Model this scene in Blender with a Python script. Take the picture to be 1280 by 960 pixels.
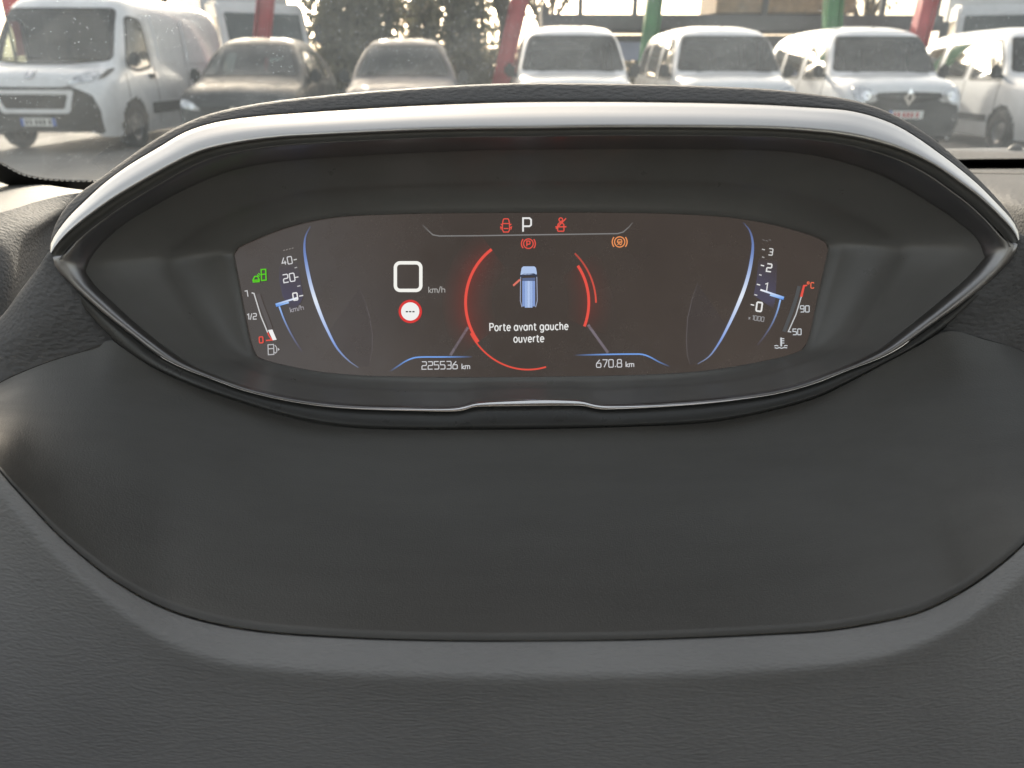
import bpy, bmesh, math, random
import numpy as np
from mathutils import Vector, Matrix, Euler
from mathutils.bvhtree import BVHTree
R = math.radians
random.seed(7)
for o in list(bpy.data.objects):
    bpy.data.objects.remove(o)
scene = bpy.context.scene
COL = scene.collection

# ------------------------------------------------------------------ camera
CAM_H = 1.22
FPX = 931.0
PITCH = 23.0
ROLL = -0.2
camd = bpy.data.cameras.new('camera')
cam = bpy.data.objects.new('camera', camd)
COL.objects.link(cam)
cam.location = (0, 0, CAM_H)
cam.rotation_euler = (Matrix.Rotation(R(90 - PITCH), 3, 'X') @ Matrix.Rotation(R(-ROLL), 3, 'Z')).to_euler()
camd.sensor_width = 36.0
camd.lens = 36.0 * FPX / 1280.0
camd.clip_start = 0.02
camd.clip_end = 600
camd.dof.use_dof = True
camd.dof.focus_distance = 0.40
camd.dof.aperture_fstop = 12.0
scene.camera = cam
CM = cam.rotation_euler.to_matrix()

# ------------------------------------------------------------------ light
EXPOSURE = 1.75
SUN_EL, SUN_AZ = 20.0, -12.0         # azimuth from straight ahead, negative = left
world = bpy.data.worlds.new('World')
scene.world = world
world.use_nodes = True
wn = world.node_tree
bg = wn.nodes['Background']
sky = wn.nodes.new('ShaderNodeTexSky')
sky.sky_type = 'NISHITA'
sky.sun_disc = False
sky.sun_elevation = R(SUN_EL)
sky.sun_rotation = R(SUN_AZ)
sky.air_density = 1.0
sky.dust_density = 4.0
sky.ozone_density = 1.0
hs = wn.nodes.new('ShaderNodeHueSaturation')      # thin winter haze: a paler sky all round
hs.inputs['Saturation'].default_value = 0.55
wn.links.new(sky.outputs[0], hs.inputs['Color'])
tint = wn.nodes.new('ShaderNodeMixRGB')
tint.blend_type = 'MULTIPLY'
tint.inputs[0].default_value = 1.0
tint.inputs[2].default_value = (1.0, 0.915, 0.80, 1)
wn.links.new(hs.outputs[0], tint.inputs[1])
wn.links.new(tint.outputs[0], bg.inputs[0])
bg.inputs[1].default_value = 0.13
sund = bpy.data.lights.new('sun', 'SUN')
sund.energy = 2.6
sund.angle = R(0.6)
sund.color = (1.0, 0.90, 0.75)
sun = bpy.data.objects.new('sun', sund)
COL.objects.link(sun)
sd = Vector((math.sin(R(SUN_AZ)) * math.cos(R(SUN_EL)), math.cos(R(SUN_AZ)) * math.cos(R(SUN_EL)), math.sin(R(SUN_EL))))
sun.rotation_euler = sd.to_track_quat('Z', 'Y').to_euler()
sun.location = (0, 0, 6)

scene.view_settings.view_transform = 'Standard'
scene.view_settings.look = 'None'
scene.view_settings.exposure = EXPOSURE
scene.view_settings.gamma = 1.0
scene.view_settings.use_curve_mapping = False
scene.render.engine = 'CYCLES'
scene.cycles.use_denoising = True
scene.cycles.max_bounces = 10
scene.cycles.transparent_max_bounces = 16
scene.cycles.sample_clamp_indirect = 6.0
scene.cycles.caustics_reflective = False
scene.cycles.caustics_refractive = False
DISP = 1.0 / 2 ** EXPOSURE

# ------------------------------------------------------------------ helpers
def lin(c):
    def f(v):
        v /= 255.0
        return v / 12.92 if v <= 0.04045 else ((v + 0.055) / 1.055) ** 2.4
    return tuple(f(v) for v in c)

def U(px, py, d):
    """point that stands at pixel (px,py) of the 1280x960 picture, d metres along the view axis"""
    v = Vector(((px - 640) / FPX * d, -(py - 480) / FPX * d, -d))
    return CM @ v + Vector((0, 0, CAM_H))

def UZ(px, py, z):
    """point on the horizontal level z (relative to the camera)"""
    v = CM @ Vector(((px - 640) / FPX, -(py - 480) / FPX, -1))
    t = z / v.z
    return v * t + Vector((0, 0, CAM_H))

def catmull(pts, n):
    P = np.array([tuple(p) for p in pts], float)
    if len(P) == 2:
        t = np.linspace(0, 1, n)[:, None]
        return P[0] * (1 - t) + P[1] * t
    Q = np.vstack([2 * P[0] - P[1], P, 2 * P[-1] - P[-2]])
    out = []
    for i in range(1, len(Q) - 2):
        p0, p1, p2, p3 = Q[i - 1], Q[i], Q[i + 1], Q[i + 2]
        a = 0.5
        t0 = 0
        t1 = t0 + max(np.linalg.norm(p1 - p0), 1e-9) ** a
        t2 = t1 + max(np.linalg.norm(p2 - p1), 1e-9) ** a
        t3 = t2 + max(np.linalg.norm(p3 - p2), 1e-9) ** a
        for t in np.linspace(t1, t2, 14, endpoint=False):
            A1 = (t1 - t) / (t1 - t0) * p0 + (t - t0) / (t1 - t0) * p1
            A2 = (t2 - t) / (t2 - t1) * p1 + (t - t1) / (t2 - t1) * p2
            A3 = (t3 - t) / (t3 - t2) * p2 + (t - t2) / (t3 - t2) * p3
            B1 = (t2 - t) / (t2 - t0) * A1 + (t - t0) / (t2 - t0) * A2
            B2 = (t3 - t) / (t3 - t1) * A2 + (t - t1) / (t3 - t1) * A3
            out.append((t2 - t) / (t2 - t1) * B1 + (t - t1) / (t2 - t1) * B2)
    out.append(P[-1])
    out = np.array(out)
    s = np.concatenate([[0], np.cumsum(np.linalg.norm(np.diff(out, axis=0), axis=1))])
    u = np.linspace(0, s[-1], n)
    return np.stack([np.interp(u, s, out[:, k]) for k in range(out.shape[1])], 1)

def link(o, parent=None):
    COL.objects.link(o)
    if parent is not None:
        o.parent = parent
    return o

def mesh_obj(name, verts, faces, mat, parent=None, smooth=True):
    me = bpy.data.meshes.new(name)
    me.from_pydata([tuple(v) for v in verts], [], faces)
    me.materials.append(mat)
    if smooth:
        me.polygons.foreach_set('use_smooth', [True] * len(me.polygons))
    me.update()
    return link(bpy.data.objects.new(name, me), parent)

def bm_obj(name, bm, mat, parent=None, smooth=False):
    me = bpy.data.meshes.new(name)
    bm.to_mesh(me)
    bm.free()
    me.materials.append(mat)
    if smooth:
        me.polygons.foreach_set('use_smooth', [True] * len(me.polygons))
    return link(bpy.data.objects.new(name, me), parent)

def loft(name, rows, mat, parent=None, closed=False, smooth=True, flip=False):
    n = len(rows[0])
    verts = [v for r in rows for v in r]
    faces = []
    m = n if closed else n - 1
    for i in range(len(rows) - 1):
        for j in range(m):
            a, b = i * n + j, i * n + (j + 1) % n
            f = (a, b, b + n, a + n)
            faces.append(f[::-1] if flip else f)
    return mesh_obj(name, verts, faces, mat, parent, smooth)

def empty(name, loc=(0, 0, 0), rz=0.0):
    o = bpy.data.objects.new(name, None)
    o.location = loc
    o.rotation_euler = (0, 0, rz)
    o.empty_display_size = 0.1
    return link(o)

def tag(o, label, cat, group=None, kind=None):
    o['label'] = label
    if cat:
        o['category'] = cat
    if group:
        o['group'] = group
    if kind:
        o['kind'] = kind
    return o

# ------------------------------------------------------------------ materials
def new_mat(name):
    m = bpy.data.materials.new(name)
    m.use_nodes = True
    nt = m.node_tree
    return m, nt, nt.nodes['Principled BSDF']

def texco(nt, scale=(1, 1, 1), kind='Object', rot=(0, 0, 0)):
    tc = nt.nodes.new('ShaderNodeTexCoord')
    mp = nt.nodes.new('ShaderNodeMapping')
    mp.inputs['Scale'].default_value = scale
    mp.inputs['Rotation'].default_value = rot
    nt.links.new(tc.outputs[kind], mp.inputs[0])
    return mp.outputs[0]

def noise(nt, vec, scale, detail=4, rough=0.6):
    n = nt.nodes.new('ShaderNodeTexNoise')
    n.inputs['Scale'].default_value = scale
    n.inputs['Detail'].default_value = detail
    n.inputs['Roughness'].default_value = rough
    nt.links.new(vec, n.inputs['Vector'])
    return n.outputs['Fac']

def ramp(nt, fac, stops):
    r = nt.nodes.new('ShaderNodeValToRGB')
    el = r.color_ramp.elements
    while len(el) < len(stops):
        el.new(0.5)
    for e, (p, c) in zip(el, stops):
        e.position = p
        e.color = (c[0], c[1], c[2], 1) if not isinstance(c, (int, float)) else (c, c, c, 1)
    nt.links.new(fac, r.inputs[0])
    return r.outputs[0]

def bump(nt, height, strength, dist, bsdf, prev=None):
    b = nt.nodes.new('ShaderNodeBump')
    b.inputs['Strength'].default_value = strength
    b.inputs['Distance'].default_value = dist
    nt.links.new(height, b.inputs['Height'])
    if prev is not None:
        nt.links.new(prev, b.inputs['Normal'])
    nt.links.new(b.outputs[0], bsdf.inputs['Normal'])
    return b.outputs[0]

def plain(name, col, rough=0.5, metal=0.0, spec=0.5, coat=0.0, var=0.0, vscale=3.0):
    m, nt, b = new_mat(name)
    b.inputs['Base Color'].default_value = (*col, 1)
    b.inputs['Roughness'].default_value = rough
    b.inputs['Metallic'].default_value = metal
    b.inputs['Specular IOR Level'].default_value = spec
    b.inputs['Coat Weight'].default_value = coat
    b.inputs['Coat Roughness'].default_value = 0.06
    if var:
        f = noise(nt, texco(nt), vscale, 5)
        c = ramp(nt, f, [(0.3, tuple(v * (1 - var) for v in col)), (0.7, tuple(min(1, v * (1 + var)) for v in col))])
        nt.links.new(c, b.inputs['Base Color'])
        rr = ramp(nt, f, [(0.3, rough * 0.85), (0.75, min(1, rough * 1.2))])
        nt.links.new(rr, b.inputs['Roughness'])
    return m

def grain_mat(name, col, rough, cell, depth, strength=0.6, stretch=(1, 1, 1), spec=0.4, rot=(0, 0, 0)):
    """moulded leather-like grain: voronoi pebbles broken up by noise"""
    m, nt, b = new_mat(name)
    v = texco(nt, stretch, rot=rot)
    vo = nt.nodes.new('ShaderNodeTexVoronoi')
    vo.feature = 'SMOOTH_F1'
    vo.inputs['Scale'].default_value = cell
    nt.links.new(v, vo.inputs['Vector'])
    n1 = noise(nt, v, cell * 1.7, 4, 0.65)
    mx = nt.nodes.new('ShaderNodeMath')
    mx.operation = 'MULTIPLY_ADD'
    nt.links.new(n1, mx.inputs[0])
    mx.inputs[1].default_value = 0.7
    nt.links.new(vo.outputs['Distance'], mx.inputs[2])
    bump(nt, mx.outputs[0], strength, depth, b)
    big = noise(nt, texco(nt), 9, 4)
    c = ramp(nt, big, [(0.3, tuple(x * 0.9 for x in col)), (0.7, tuple(x * 1.1 for x in col))])
    nt.links.new(c, b.inputs['Base Color'])
    b.inputs['Roughness'].default_value = rough
    b.inputs['Specular IOR Level'].default_value = spec
    return m

M = {}
M['leather'] = grain_mat('leather_grain', (0.135, 0.135, 0.138), 0.78, 520, 0.0011, 0.85, (0.55, 1, 1), spec=0.18)
M['pad'] = grain_mat('soft_pad_grain', (0.24, 0.237, 0.235), 0.66, 1050, 0.0006, 0.75, (0.30, 1, 1), rot=(0, 0, 0.10))
M['sill'] = grain_mat('sill_grain', (0.16, 0.16, 0.16), 0.6, 700, 0.0005, 0.5)
# satin cowl under the cluster, faint dust and sheen variation
m, nt, b = new_mat('satin_cowl')
v = texco(nt)
vs = texco(nt, (1, 6, 6))
f = noise(nt, vs, 9, 7, 0.65)
base = ramp(nt, f, [(0.3, (0.064, 0.061, 0.056)), (0.7, (0.080, 0.077, 0.071))])
vo = nt.nodes.new('ShaderNodeTexVoronoi')          # settled dust specks
vo.inputs['Scale'].default_value = 130
nt.links.new(v, vo.inputs['Vector'])
sc2 = nt.nodes.new('ShaderNodeSeparateColor')
nt.links.new(vo.outputs['Color'], sc2.inputs[0])
pick = ramp(nt, sc2.outputs[0], [(0.965, 0.0), (0.98, 0.5)])
spk = ramp(nt, vo.outputs['Distance'], [(0.0, 1.0), (0.05, 1.0), (0.09, 0.0)])
mm_ = nt.nodes.new('ShaderNodeMath'); mm_.operation = 'MULTIPLY'
nt.links.new(pick, mm_.inputs[0]); nt.links.new(spk, mm_.inputs[1])
mc = nt.nodes.new('ShaderNodeMixRGB')
nt.links.new(mm_.outputs[0], mc.inputs[0])
nt.links.new(base, mc.inputs[1])
mc.inputs[2].default_value = (0.30, 0.29, 0.27, 1)
nt.links.new(mc.outputs[0], b.inputs['Base Color'])
nt.links.new(ramp(nt, noise(nt, vs, 16, 7, .7), [(0.3, 0.32), (0.7, 0.46)]), b.inputs['Roughness'])
b.inputs['Specular IOR Level'].default_value = 0.6
bump(nt, noise(nt, v, 1300, 3), 0.5, 0.0004, b)
M['cowl'] = m
# dark inner funnel of the hood
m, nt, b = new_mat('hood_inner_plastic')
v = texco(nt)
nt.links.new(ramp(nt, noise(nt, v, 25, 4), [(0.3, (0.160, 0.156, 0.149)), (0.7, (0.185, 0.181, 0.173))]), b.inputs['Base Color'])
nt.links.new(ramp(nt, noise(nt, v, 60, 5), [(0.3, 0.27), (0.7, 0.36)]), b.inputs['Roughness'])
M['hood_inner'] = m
# piano-black bezel, dusty
m, nt, b = new_mat('gloss_bezel')
b.inputs['Base Color'].default_value = (0.045, 0.045, 0.044, 1)
nt.links.new(ramp(nt, noise(nt, texco(nt), 80, 6), [(0.35, 0.26), (0.7, 0.40)]), b.inputs['Roughness'])
M['bezel'] = m
# satin silver trim with fine brushed lines
m, nt, b = new_mat('satin_silver')
b.inputs['Base Color'].default_value = (0.68, 0.665, 0.65, 1)
b.inputs['Metallic'].default_value = 1.0
nt.links.new(ramp(nt, noise(nt, texco(nt, (1, 40, 40)), 30, 4), [(0.3, 0.30), (0.7, 0.42)]), b.inputs['Roughness'])
M['silver'] = m
M['dark_chrome'] = plain('dark_chrome', (0.33, 0.325, 0.33), 0.36, 1.0, var=0.06, vscale=50)
M['rubber'] = plain('rubber', (0.022, 0.022, 0.023), 0.6, var=0.15, vscale=40)
M['black'] = plain('deep_black', (0.010, 0.010, 0.010), 0.7, var=0.1)
M['liner'] = plain('headliner', (0.70, 0.68, 0.65), 0.9, var=0.05, vscale=20)
M['stitch'] = plain('stitch_thread', (0.05, 0.05, 0.05), 0.7, var=0.1)

# display: colour and opacity come from the drawn element itself
m = bpy.data.materials.new('display_glow')
m.use_nodes = True
nt = m.node_tree
nt.nodes.clear()
at = nt.nodes.new('ShaderNodeAttribute')
at.attribute_name = 'Col'
em = nt.nodes.new('ShaderNodeEmission')
em.inputs[1].default_value = DISP
tr = nt.nodes.new('ShaderNodeBsdfTransparent')
mx = nt.nodes.new('ShaderNodeMixShader')
ou = nt.nodes.new('ShaderNodeOutputMaterial')
nt.links.new(at.outputs['Color'], em.inputs[0])
nt.links.new(at.outputs['Alpha'], mx.inputs[0])
nt.links.new(tr.outputs[0], mx.inputs[1])
nt.links.new(em.outputs[0], mx.inputs[2])
nt.links.new(mx.outputs[0], ou.inputs[0])
M['display'] = m
# lit lcd glass
m, nt, b = new_mat('lcd_glass')
b.inputs['Base Color'].default_value = (0.010, 0.010, 0.010, 1)
v = texco(nt)
nt.links.new(ramp(nt, noise(nt, v, 45, 7, .7), [(0.35, 0.16), (0.7, 0.34)]), b.inputs['Roughness'])
f = noise(nt, v, 11, 3)
nt.links.new(ramp(nt, f, [(0.3, lin((64, 57, 53))), (0.7, lin((72, 64, 59)))]), b.inputs['Emission Color'])
b.inputs['Emission Strength'].default_value = DISP
M['lcd'] = m

# windscreen glass with dried dust
m = bpy.data.materials.new('dusty_windscreen')
m.use_nodes = True
nt = m.node_tree
nt.nodes.clear()
ou = nt.nodes.new('ShaderNodeOutputMaterial')
tr = nt.nodes.new('ShaderNodeBsdfTransparent')
tr.inputs[0].default_value = (0.95, 0.97, 0.96, 1)
gl = nt.nodes.new('ShaderNodeBsdfGlossy')
gl.inputs['Roughness'].default_value = 0.03
fr = nt.nodes.new('ShaderNodeFresnel')
fr.inputs[0].default_value = 1.45
m1 = nt.nodes.new('ShaderNodeMixShader')
nt.links.new(fr.outputs[0], m1.inputs[0])
nt.links.new(tr.outputs[0], m1.inputs[1])
nt.links.new(gl.outputs[0], m1.inputs[2])
v = texco(nt)
vo = nt.nodes.new('ShaderNodeTexVoronoi')
vo.inputs['Scale'].default_value = 480
nt.links.new(v, vo.inputs['Vector'])
sp = ramp(nt, vo.outputs['Distance'], [(0.0, 1.0), (0.10, 1.0), (0.15, 0.0)])
sel = nt.nodes.new('ShaderNodeSeparateColor')
nt.links.new(vo.outputs['Color'], sel.inputs[0])
keep = ramp(nt, sel.outputs[0], [(0.60, 0.0), (0.70, 0.3), (1.0, 0.9)])
mu = nt.nodes.new('ShaderNodeMath')
mu.operation = 'MULTIPLY'
nt.links.new(sp, mu.inputs[0])
nt.links.new(keep, mu.inputs[1])
film = ramp(nt, noise(nt, v, 7, 7, 0.7), [(0.35, 0.022), (0.7, 0.06)])
ad = nt.nodes.new('ShaderNodeMath')
ad.operation = 'ADD'
ad.use_clamp = True
nt.links.new(mu.outputs[0], ad.inputs[0])
nt.links.new(film, ad.inputs[1])
tl = nt.nodes.new('ShaderNodeBsdfTranslucent')
tl.inputs[0].default_value = (0.58, 0.68, 0.78, 1)
m2 = nt.nodes.new('ShaderNodeMixShader')
nt.links.new(ad.outputs[0], m2.inputs[0])
nt.links.new(m1.outputs[0], m2.inputs[1])
nt.links.new(tl.outputs[0], m2.inputs[2])
nt.links.new(m2.outputs[0], ou.inputs[0])
M['windscreen'] = m

# ================================================================== INTERIOR
NS = 90
A_px = [(62, 311), (66, 290), (80, 263), (100, 242), (125, 224), (155, 202), (190, 178), (217, 162), (257, 145), (300, 134.5), (350, 126.5), (400, 121), (450, 116),
        (520, 111), (590, 107), (650, 105), (751, 105.5), (830, 107), (900, 109.5), (960, 112.5), (1020, 119), (1060, 125), (1085, 131.5),
        (1110, 141), (1135, 154), (1160, 170), (1185, 190), (1210, 212), (1235, 237), (1254, 258), (1269, 279), (1275, 296)]
B_px = [(63, 314), (64, 303), (70, 292), (85, 272), (105, 252), (130, 229), (160, 207), (200, 183), (225, 168), (250, 158), (282, 150.5), (325, 145), (375, 141),
        (450, 136), (520, 132), (595, 129), (650, 127.5), (751, 127), (850, 128), (900, 129), (960, 131), (1010, 134), (1060, 138), (1090, 145),
        (1120, 156.5), (1145, 171), (1172, 190), (1197, 209), (1222, 230), (1247, 255), (1265, 275), (1273, 290), (1274, 299)]
C_px = [(64, 317), (70, 308), (82, 295), (100, 280), (140, 251), (180, 227), (225, 202), (255, 189), (300, 179), (350, 172.5), (400, 169.5), (450, 167),
        (520, 164), (595, 162.5), (650, 162), (751, 160.5), (850, 160.5), (900, 161), (960, 162), (1010, 165), (1060, 171), (1100, 180), (1135, 191.5),
        (1172, 210), (1197, 227.5), (1222, 246), (1247, 269), (1267, 290), (1273, 301)]
E_px = [(107, 340), (112, 325), (130, 302), (160, 277), (190, 259), (225, 240), (275, 218), (312, 208), (350, 202), (425, 196), (520, 191), (600, 188), (650, 187),
        (760, 186), (860, 186), (960, 188), (1010, 192.5), (1060, 204), (1097, 217), (1130, 234), (1160, 252), (1197, 277), (1222, 300), (1231, 322)]
EL_px = [(107, 340), (120, 358), (140, 377), (165, 400), (195, 425), (215, 440), (240, 456), (265, 467), (300, 480.5), (350, 493.5), (400, 501.5), (450, 505.5), (500, 507),
         (568, 507.8), (577, 506.5), (588, 502.8), (600, 501.6), (650, 500.6), (700, 500), (732, 500.8), (740, 503), (752, 505), (775, 504.8), (825, 502.5), (875, 499), (925, 493.5),
         (975, 485.5), (1020, 472), (1060, 456), (1100, 436), (1115, 425), (1135, 409), (1172, 379), (1210, 346), (1231, 322)]
FL_px = [(64, 319), (70, 335), (90, 357), (127, 390), (165, 420), (190, 440), (215, 454), (240, 465), (265, 474), (300, 487), (350, 499.5), (400, 507.5), (450, 511.5), (500, 513),
         (568, 513.8), (579, 512.5), (590, 508.8), (602, 507.6), (650, 506.6), (700, 506), (731, 506.8), (739, 509), (751, 511), (775, 510.8), (825, 508.5), (875, 505), (925, 499.5),
         (975, 491.5), (1020, 479), (1060, 463), (1100, 448), (1122, 437), (1145, 421), (1172, 402), (1210, 374), (1247, 342), (1268, 318), (1273, 303)]
G_px = [(126, 410), (135, 418), (152, 433), (190, 458), (240, 481), (300, 501.5), (350, 517), (400, 528.5), (450, 534), (500, 535.5), (620, 535.5), (700, 534.5), (775, 532.5),
        (850, 529.5), (900, 525), (950, 515.5), (1020, 496), (1060, 477), (1100, 456), (1147, 431), (1185, 405)]
S_top = [(293, 318), (297, 311), (317, 301), (355, 286), (392, 276.5), (430, 271), (500, 268), (580, 266.5), (660, 266), (760, 266), (850, 268), (910, 272), (950, 278), (985, 286), (1020, 297), (1033, 304), (1035, 312)]
S_bot = [(293, 318), (299, 350), (307, 395), (316, 435), (322, 446), (335, 451), (355, 456), (400, 464.5), (450, 469), (500, 470.5), (580, 471.5), (660, 471), (760, 469.5), (850, 466),
         (905, 460), (960, 450), (985, 444), (1003, 437), (1010, 425), (1020, 380), (1035, 312)]

def chain(px, n, df):
    c = catmull(px, n)
    return [U(p[0], p[1], df(i / (n - 1))) for i, p in enumerate(c)]

def arch(c, e, p=0.7):
    return lambda t: e + (c - e) * max(0.0, math.sin(math.pi * t)) ** p

def blend_px(p, q, n, t):
    a, b_ = catmull(p, n), catmull(q, n)
    return a * (1 - t) + b_ * t

def ring(up, lo, du, dl, n=NS):
    a = chain(up, n, du)
    b_ = chain(lo, n, dl)[::-1]
    return a + b_[1:-1]

cluster = empty('instrument_cluster', U(665, 500, 0.40))
tag(cluster, 'eye-shaped digital instrument cluster with silver-rimmed hood, lit screen on the dashboard', 'instrument cluster')
ci = cluster.matrix_world.inverted()

def child(o, p):
    o.parent = p
    o.matrix_parent_inverse = Matrix.Translation(p.location).inverted() if p.parent is None else Matrix.Translation(cluster.location).inverted()
    return o

# hood skin: from the trim's outer edge over the crest and down on to the dash top
dB = arch(0.366, 0.3455)
rows = [chain(B_px, NS, lambda t: dB(t) + 0.004),
        chain(B_px, NS, lambda t: dB(t))]
cA = catmull(A_px, NS)
cB = catmull(B_px, NS)
dA = arch(0.373, 0.353)
for k in range(1, 7):
    t = k / 6
    e = math.sin(t * math.pi / 2)
    rows.append([U(*(cB[i] * (1 - e) + cA[i] * e), dB(i / (NS - 1)) * (1 - t) + dA(i / (NS - 1)) * t) for i in range(NS)])
rows.append([U(cA[i][0], cA[i][1] - 1.2, dA(i / (NS - 1)) + 0.006) for i in range(NS)])
last = rows[-1]
for k in range(1, 8):
    t = k / 7
    rows.append([Vector((v.x * (1 + 0.10 * t), v.y + 0.15 * t, v.z - 0.002 * t - 0.12 * t ** 1.6)) for v in last])
child(loft('hood_cover', rows, M['leather'], smooth=True), cluster)

# satin silver arch
tr_rows = []
prof = [(0.00, 0.002), (0.04, -0.0005), (0.20, -0.0013), (0.38, -0.0022), (0.52, -0.0028), (0.62, -0.0027), (0.80, -0.0021), (0.92, -0.0013), (0.97, -0.0003), (1.0, 0.003)]
dC = arch(0.352, 0.3445)
n2 = 140
for t, off in prof:
    c = blend_px(B_px, C_px, n2, t)
    d0 = [arch(0.364, 0.3455)(i / (n2 - 1)) * (1 - t) + dC(i / (n2 - 1)) * t for i in range(n2)]
    w = [min(1.0, 6 * math.sin(math.pi * i / (n2 - 1)) + 0.25) for i in range(n2)]
    tr_rows.append([U(c[i][0], c[i][1], d0[i] + off * w[i]) for i in range(n2)])
child(loft('upper_trim', tr_rows, M['silver']), cluster)

# gasket between arch and inner frame
off_px = lambda P, dy: [(p[0], p[1] + dy) for p in P]
def inward(P, k):
    return [(665 + (p[0] - 665) * (1 - 0.0022 * k), p[1] + k) for p in P]
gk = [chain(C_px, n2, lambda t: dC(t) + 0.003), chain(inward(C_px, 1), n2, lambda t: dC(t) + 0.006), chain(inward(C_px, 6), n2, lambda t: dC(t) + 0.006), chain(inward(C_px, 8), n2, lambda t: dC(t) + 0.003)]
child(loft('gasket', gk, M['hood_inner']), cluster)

# inner frame ring: broad dark satin above and at the corners, thin bright strip below
D_px = inward(C_px, 8)
D_px[0] = (66, 321); D_px[-1] = (1272, 305)
FLr = [(66, 321)] + FL_px[1:-1] + [(1272, 305)]
rings = []
_w = np.linalg.norm(catmull(FLr, n2) - catmull(EL_px, n2), axis=1)
wl = np.clip((_w - 5) / 24.0, 0.06, 1.0)
dFl, dEl = arch(0.3845, 0.3475, 0.8), arch(0.3857, 0.358, 0.8)
dDu, dEu = arch(0.357, 0.3475), arch(0.378, 0.358)
for t, off in [(0, 0.004), (0.0, 0.0005), (0.12, -0.0012), (0.35, -0.0022), (0.6, -0.0022), (0.85, -0.0010), (1.0, 0.0006), (1.0, 0.004)]:
    cu, cl = blend_px(D_px, E_px, n2, t), blend_px(FLr, EL_px, n2, t)
    up = [U(cu[i][0], cu[i][1], dDu(i / (n2 - 1)) * (1 - t) + dEu(i / (n2 - 1)) * t + off * 0.6) for i in range(n2)]
    lo = [U(cl[i][0], cl[i][1], dFl(i / (n2 - 1)) * (1 - t) + dEl(i / (n2 - 1)) * t + off * wl[i]) for i in range(n2)]
    rings.append(up + lo[::-1][1:-1])
child(loft('inner_frame', rings, M['dark_chrome'], closed=True), cluster)

# the bright strip that edges the lower half
ns = 220
fF, fE = catmull(FLr, ns), catmull(EL_px, ns)
keep_ = [i for i in range(ns) if 196 < fF[i][0] < 1140]
srows = []
for t, off in [(-.24, 0.0020), (-.22, -0.0005), (-.10, -0.0008), (.5, -0.0009), (1.1, -0.0008), (1.22, -0.0005), (1.24, 0.0020)]:
    row = []
    for i in keep_:
        u_ = i / (ns - 1)
        w_ = np.linalg.norm(fE[i] - fF[i])
        tt = 0.5 + (t - 0.5) * min(1.0, 6.0 / w_) - 0.5 * (1 - min(1.0, 6.0 / w_)) * 0.9
        p_ = fF[i] * (1 - tt) + fE[i] * tt
        row.append(U(p_[0], p_[1], dFl(u_) * (1 - tt) + dEl(u_) * tt + off))
    srows.append(row)
M['chrome_strip'] = plain('polished_strip', (0.97, 0.955, 0.96), 0.13, 1.0, var=0.03, vscale=30)
child(loft('chrome_strip', srows, M['chrome_strip']), cluster)

# funnel from the frame down to the screen, with a shallow step
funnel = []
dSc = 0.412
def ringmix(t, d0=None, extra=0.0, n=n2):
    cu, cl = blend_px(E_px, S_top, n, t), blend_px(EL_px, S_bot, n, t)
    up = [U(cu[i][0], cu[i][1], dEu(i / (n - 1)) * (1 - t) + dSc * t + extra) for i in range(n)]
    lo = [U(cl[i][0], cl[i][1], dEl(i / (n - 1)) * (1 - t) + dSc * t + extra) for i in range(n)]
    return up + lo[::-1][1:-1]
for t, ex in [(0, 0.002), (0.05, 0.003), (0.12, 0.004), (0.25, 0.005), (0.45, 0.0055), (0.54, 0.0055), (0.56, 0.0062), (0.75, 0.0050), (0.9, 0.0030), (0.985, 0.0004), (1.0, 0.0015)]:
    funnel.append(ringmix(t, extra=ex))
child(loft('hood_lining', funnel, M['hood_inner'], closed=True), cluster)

# lower bezel lip under the strip
gz = []
G_l = [(66, 322), (80, 352), (100, 380)] + G_px + [(1215, 378), (1245, 350), (1271, 308)]
dGl = arch(0.381, 0.352, 0.8)
for t, off in [(0, 0.004), (0.02, 0.0015), (0.35, 0.0010), (0.8, 0.0), (0.96, 0.0006), (1.0, 0.004), (1.22, 0.012)]:
    c = blend_px(FLr, G_l, n2, t)
    gz.append([U(c[i][0], c[i][1], dFl(i / (n2 - 1)) * (1 - t) + dGl(i / (n2 - 1)) * t + off) for i in range(n2)])
child(loft('lower_bezel', gz, M['bezel'], flip=True), cluster)

# screen
st, sb = catmull(S_top, 80), catmull(S_bot, 80)
pts = [U(p[0], p[1], 0.4135) for p in st] + [U(p[0], p[1], 0.4135) for p in sb[::-1][1:-1]]
screen = mesh_obj('screen', pts, [tuple(range(len(pts)))], M['lcd'], smooth=False)
child(screen, cluster)

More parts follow.
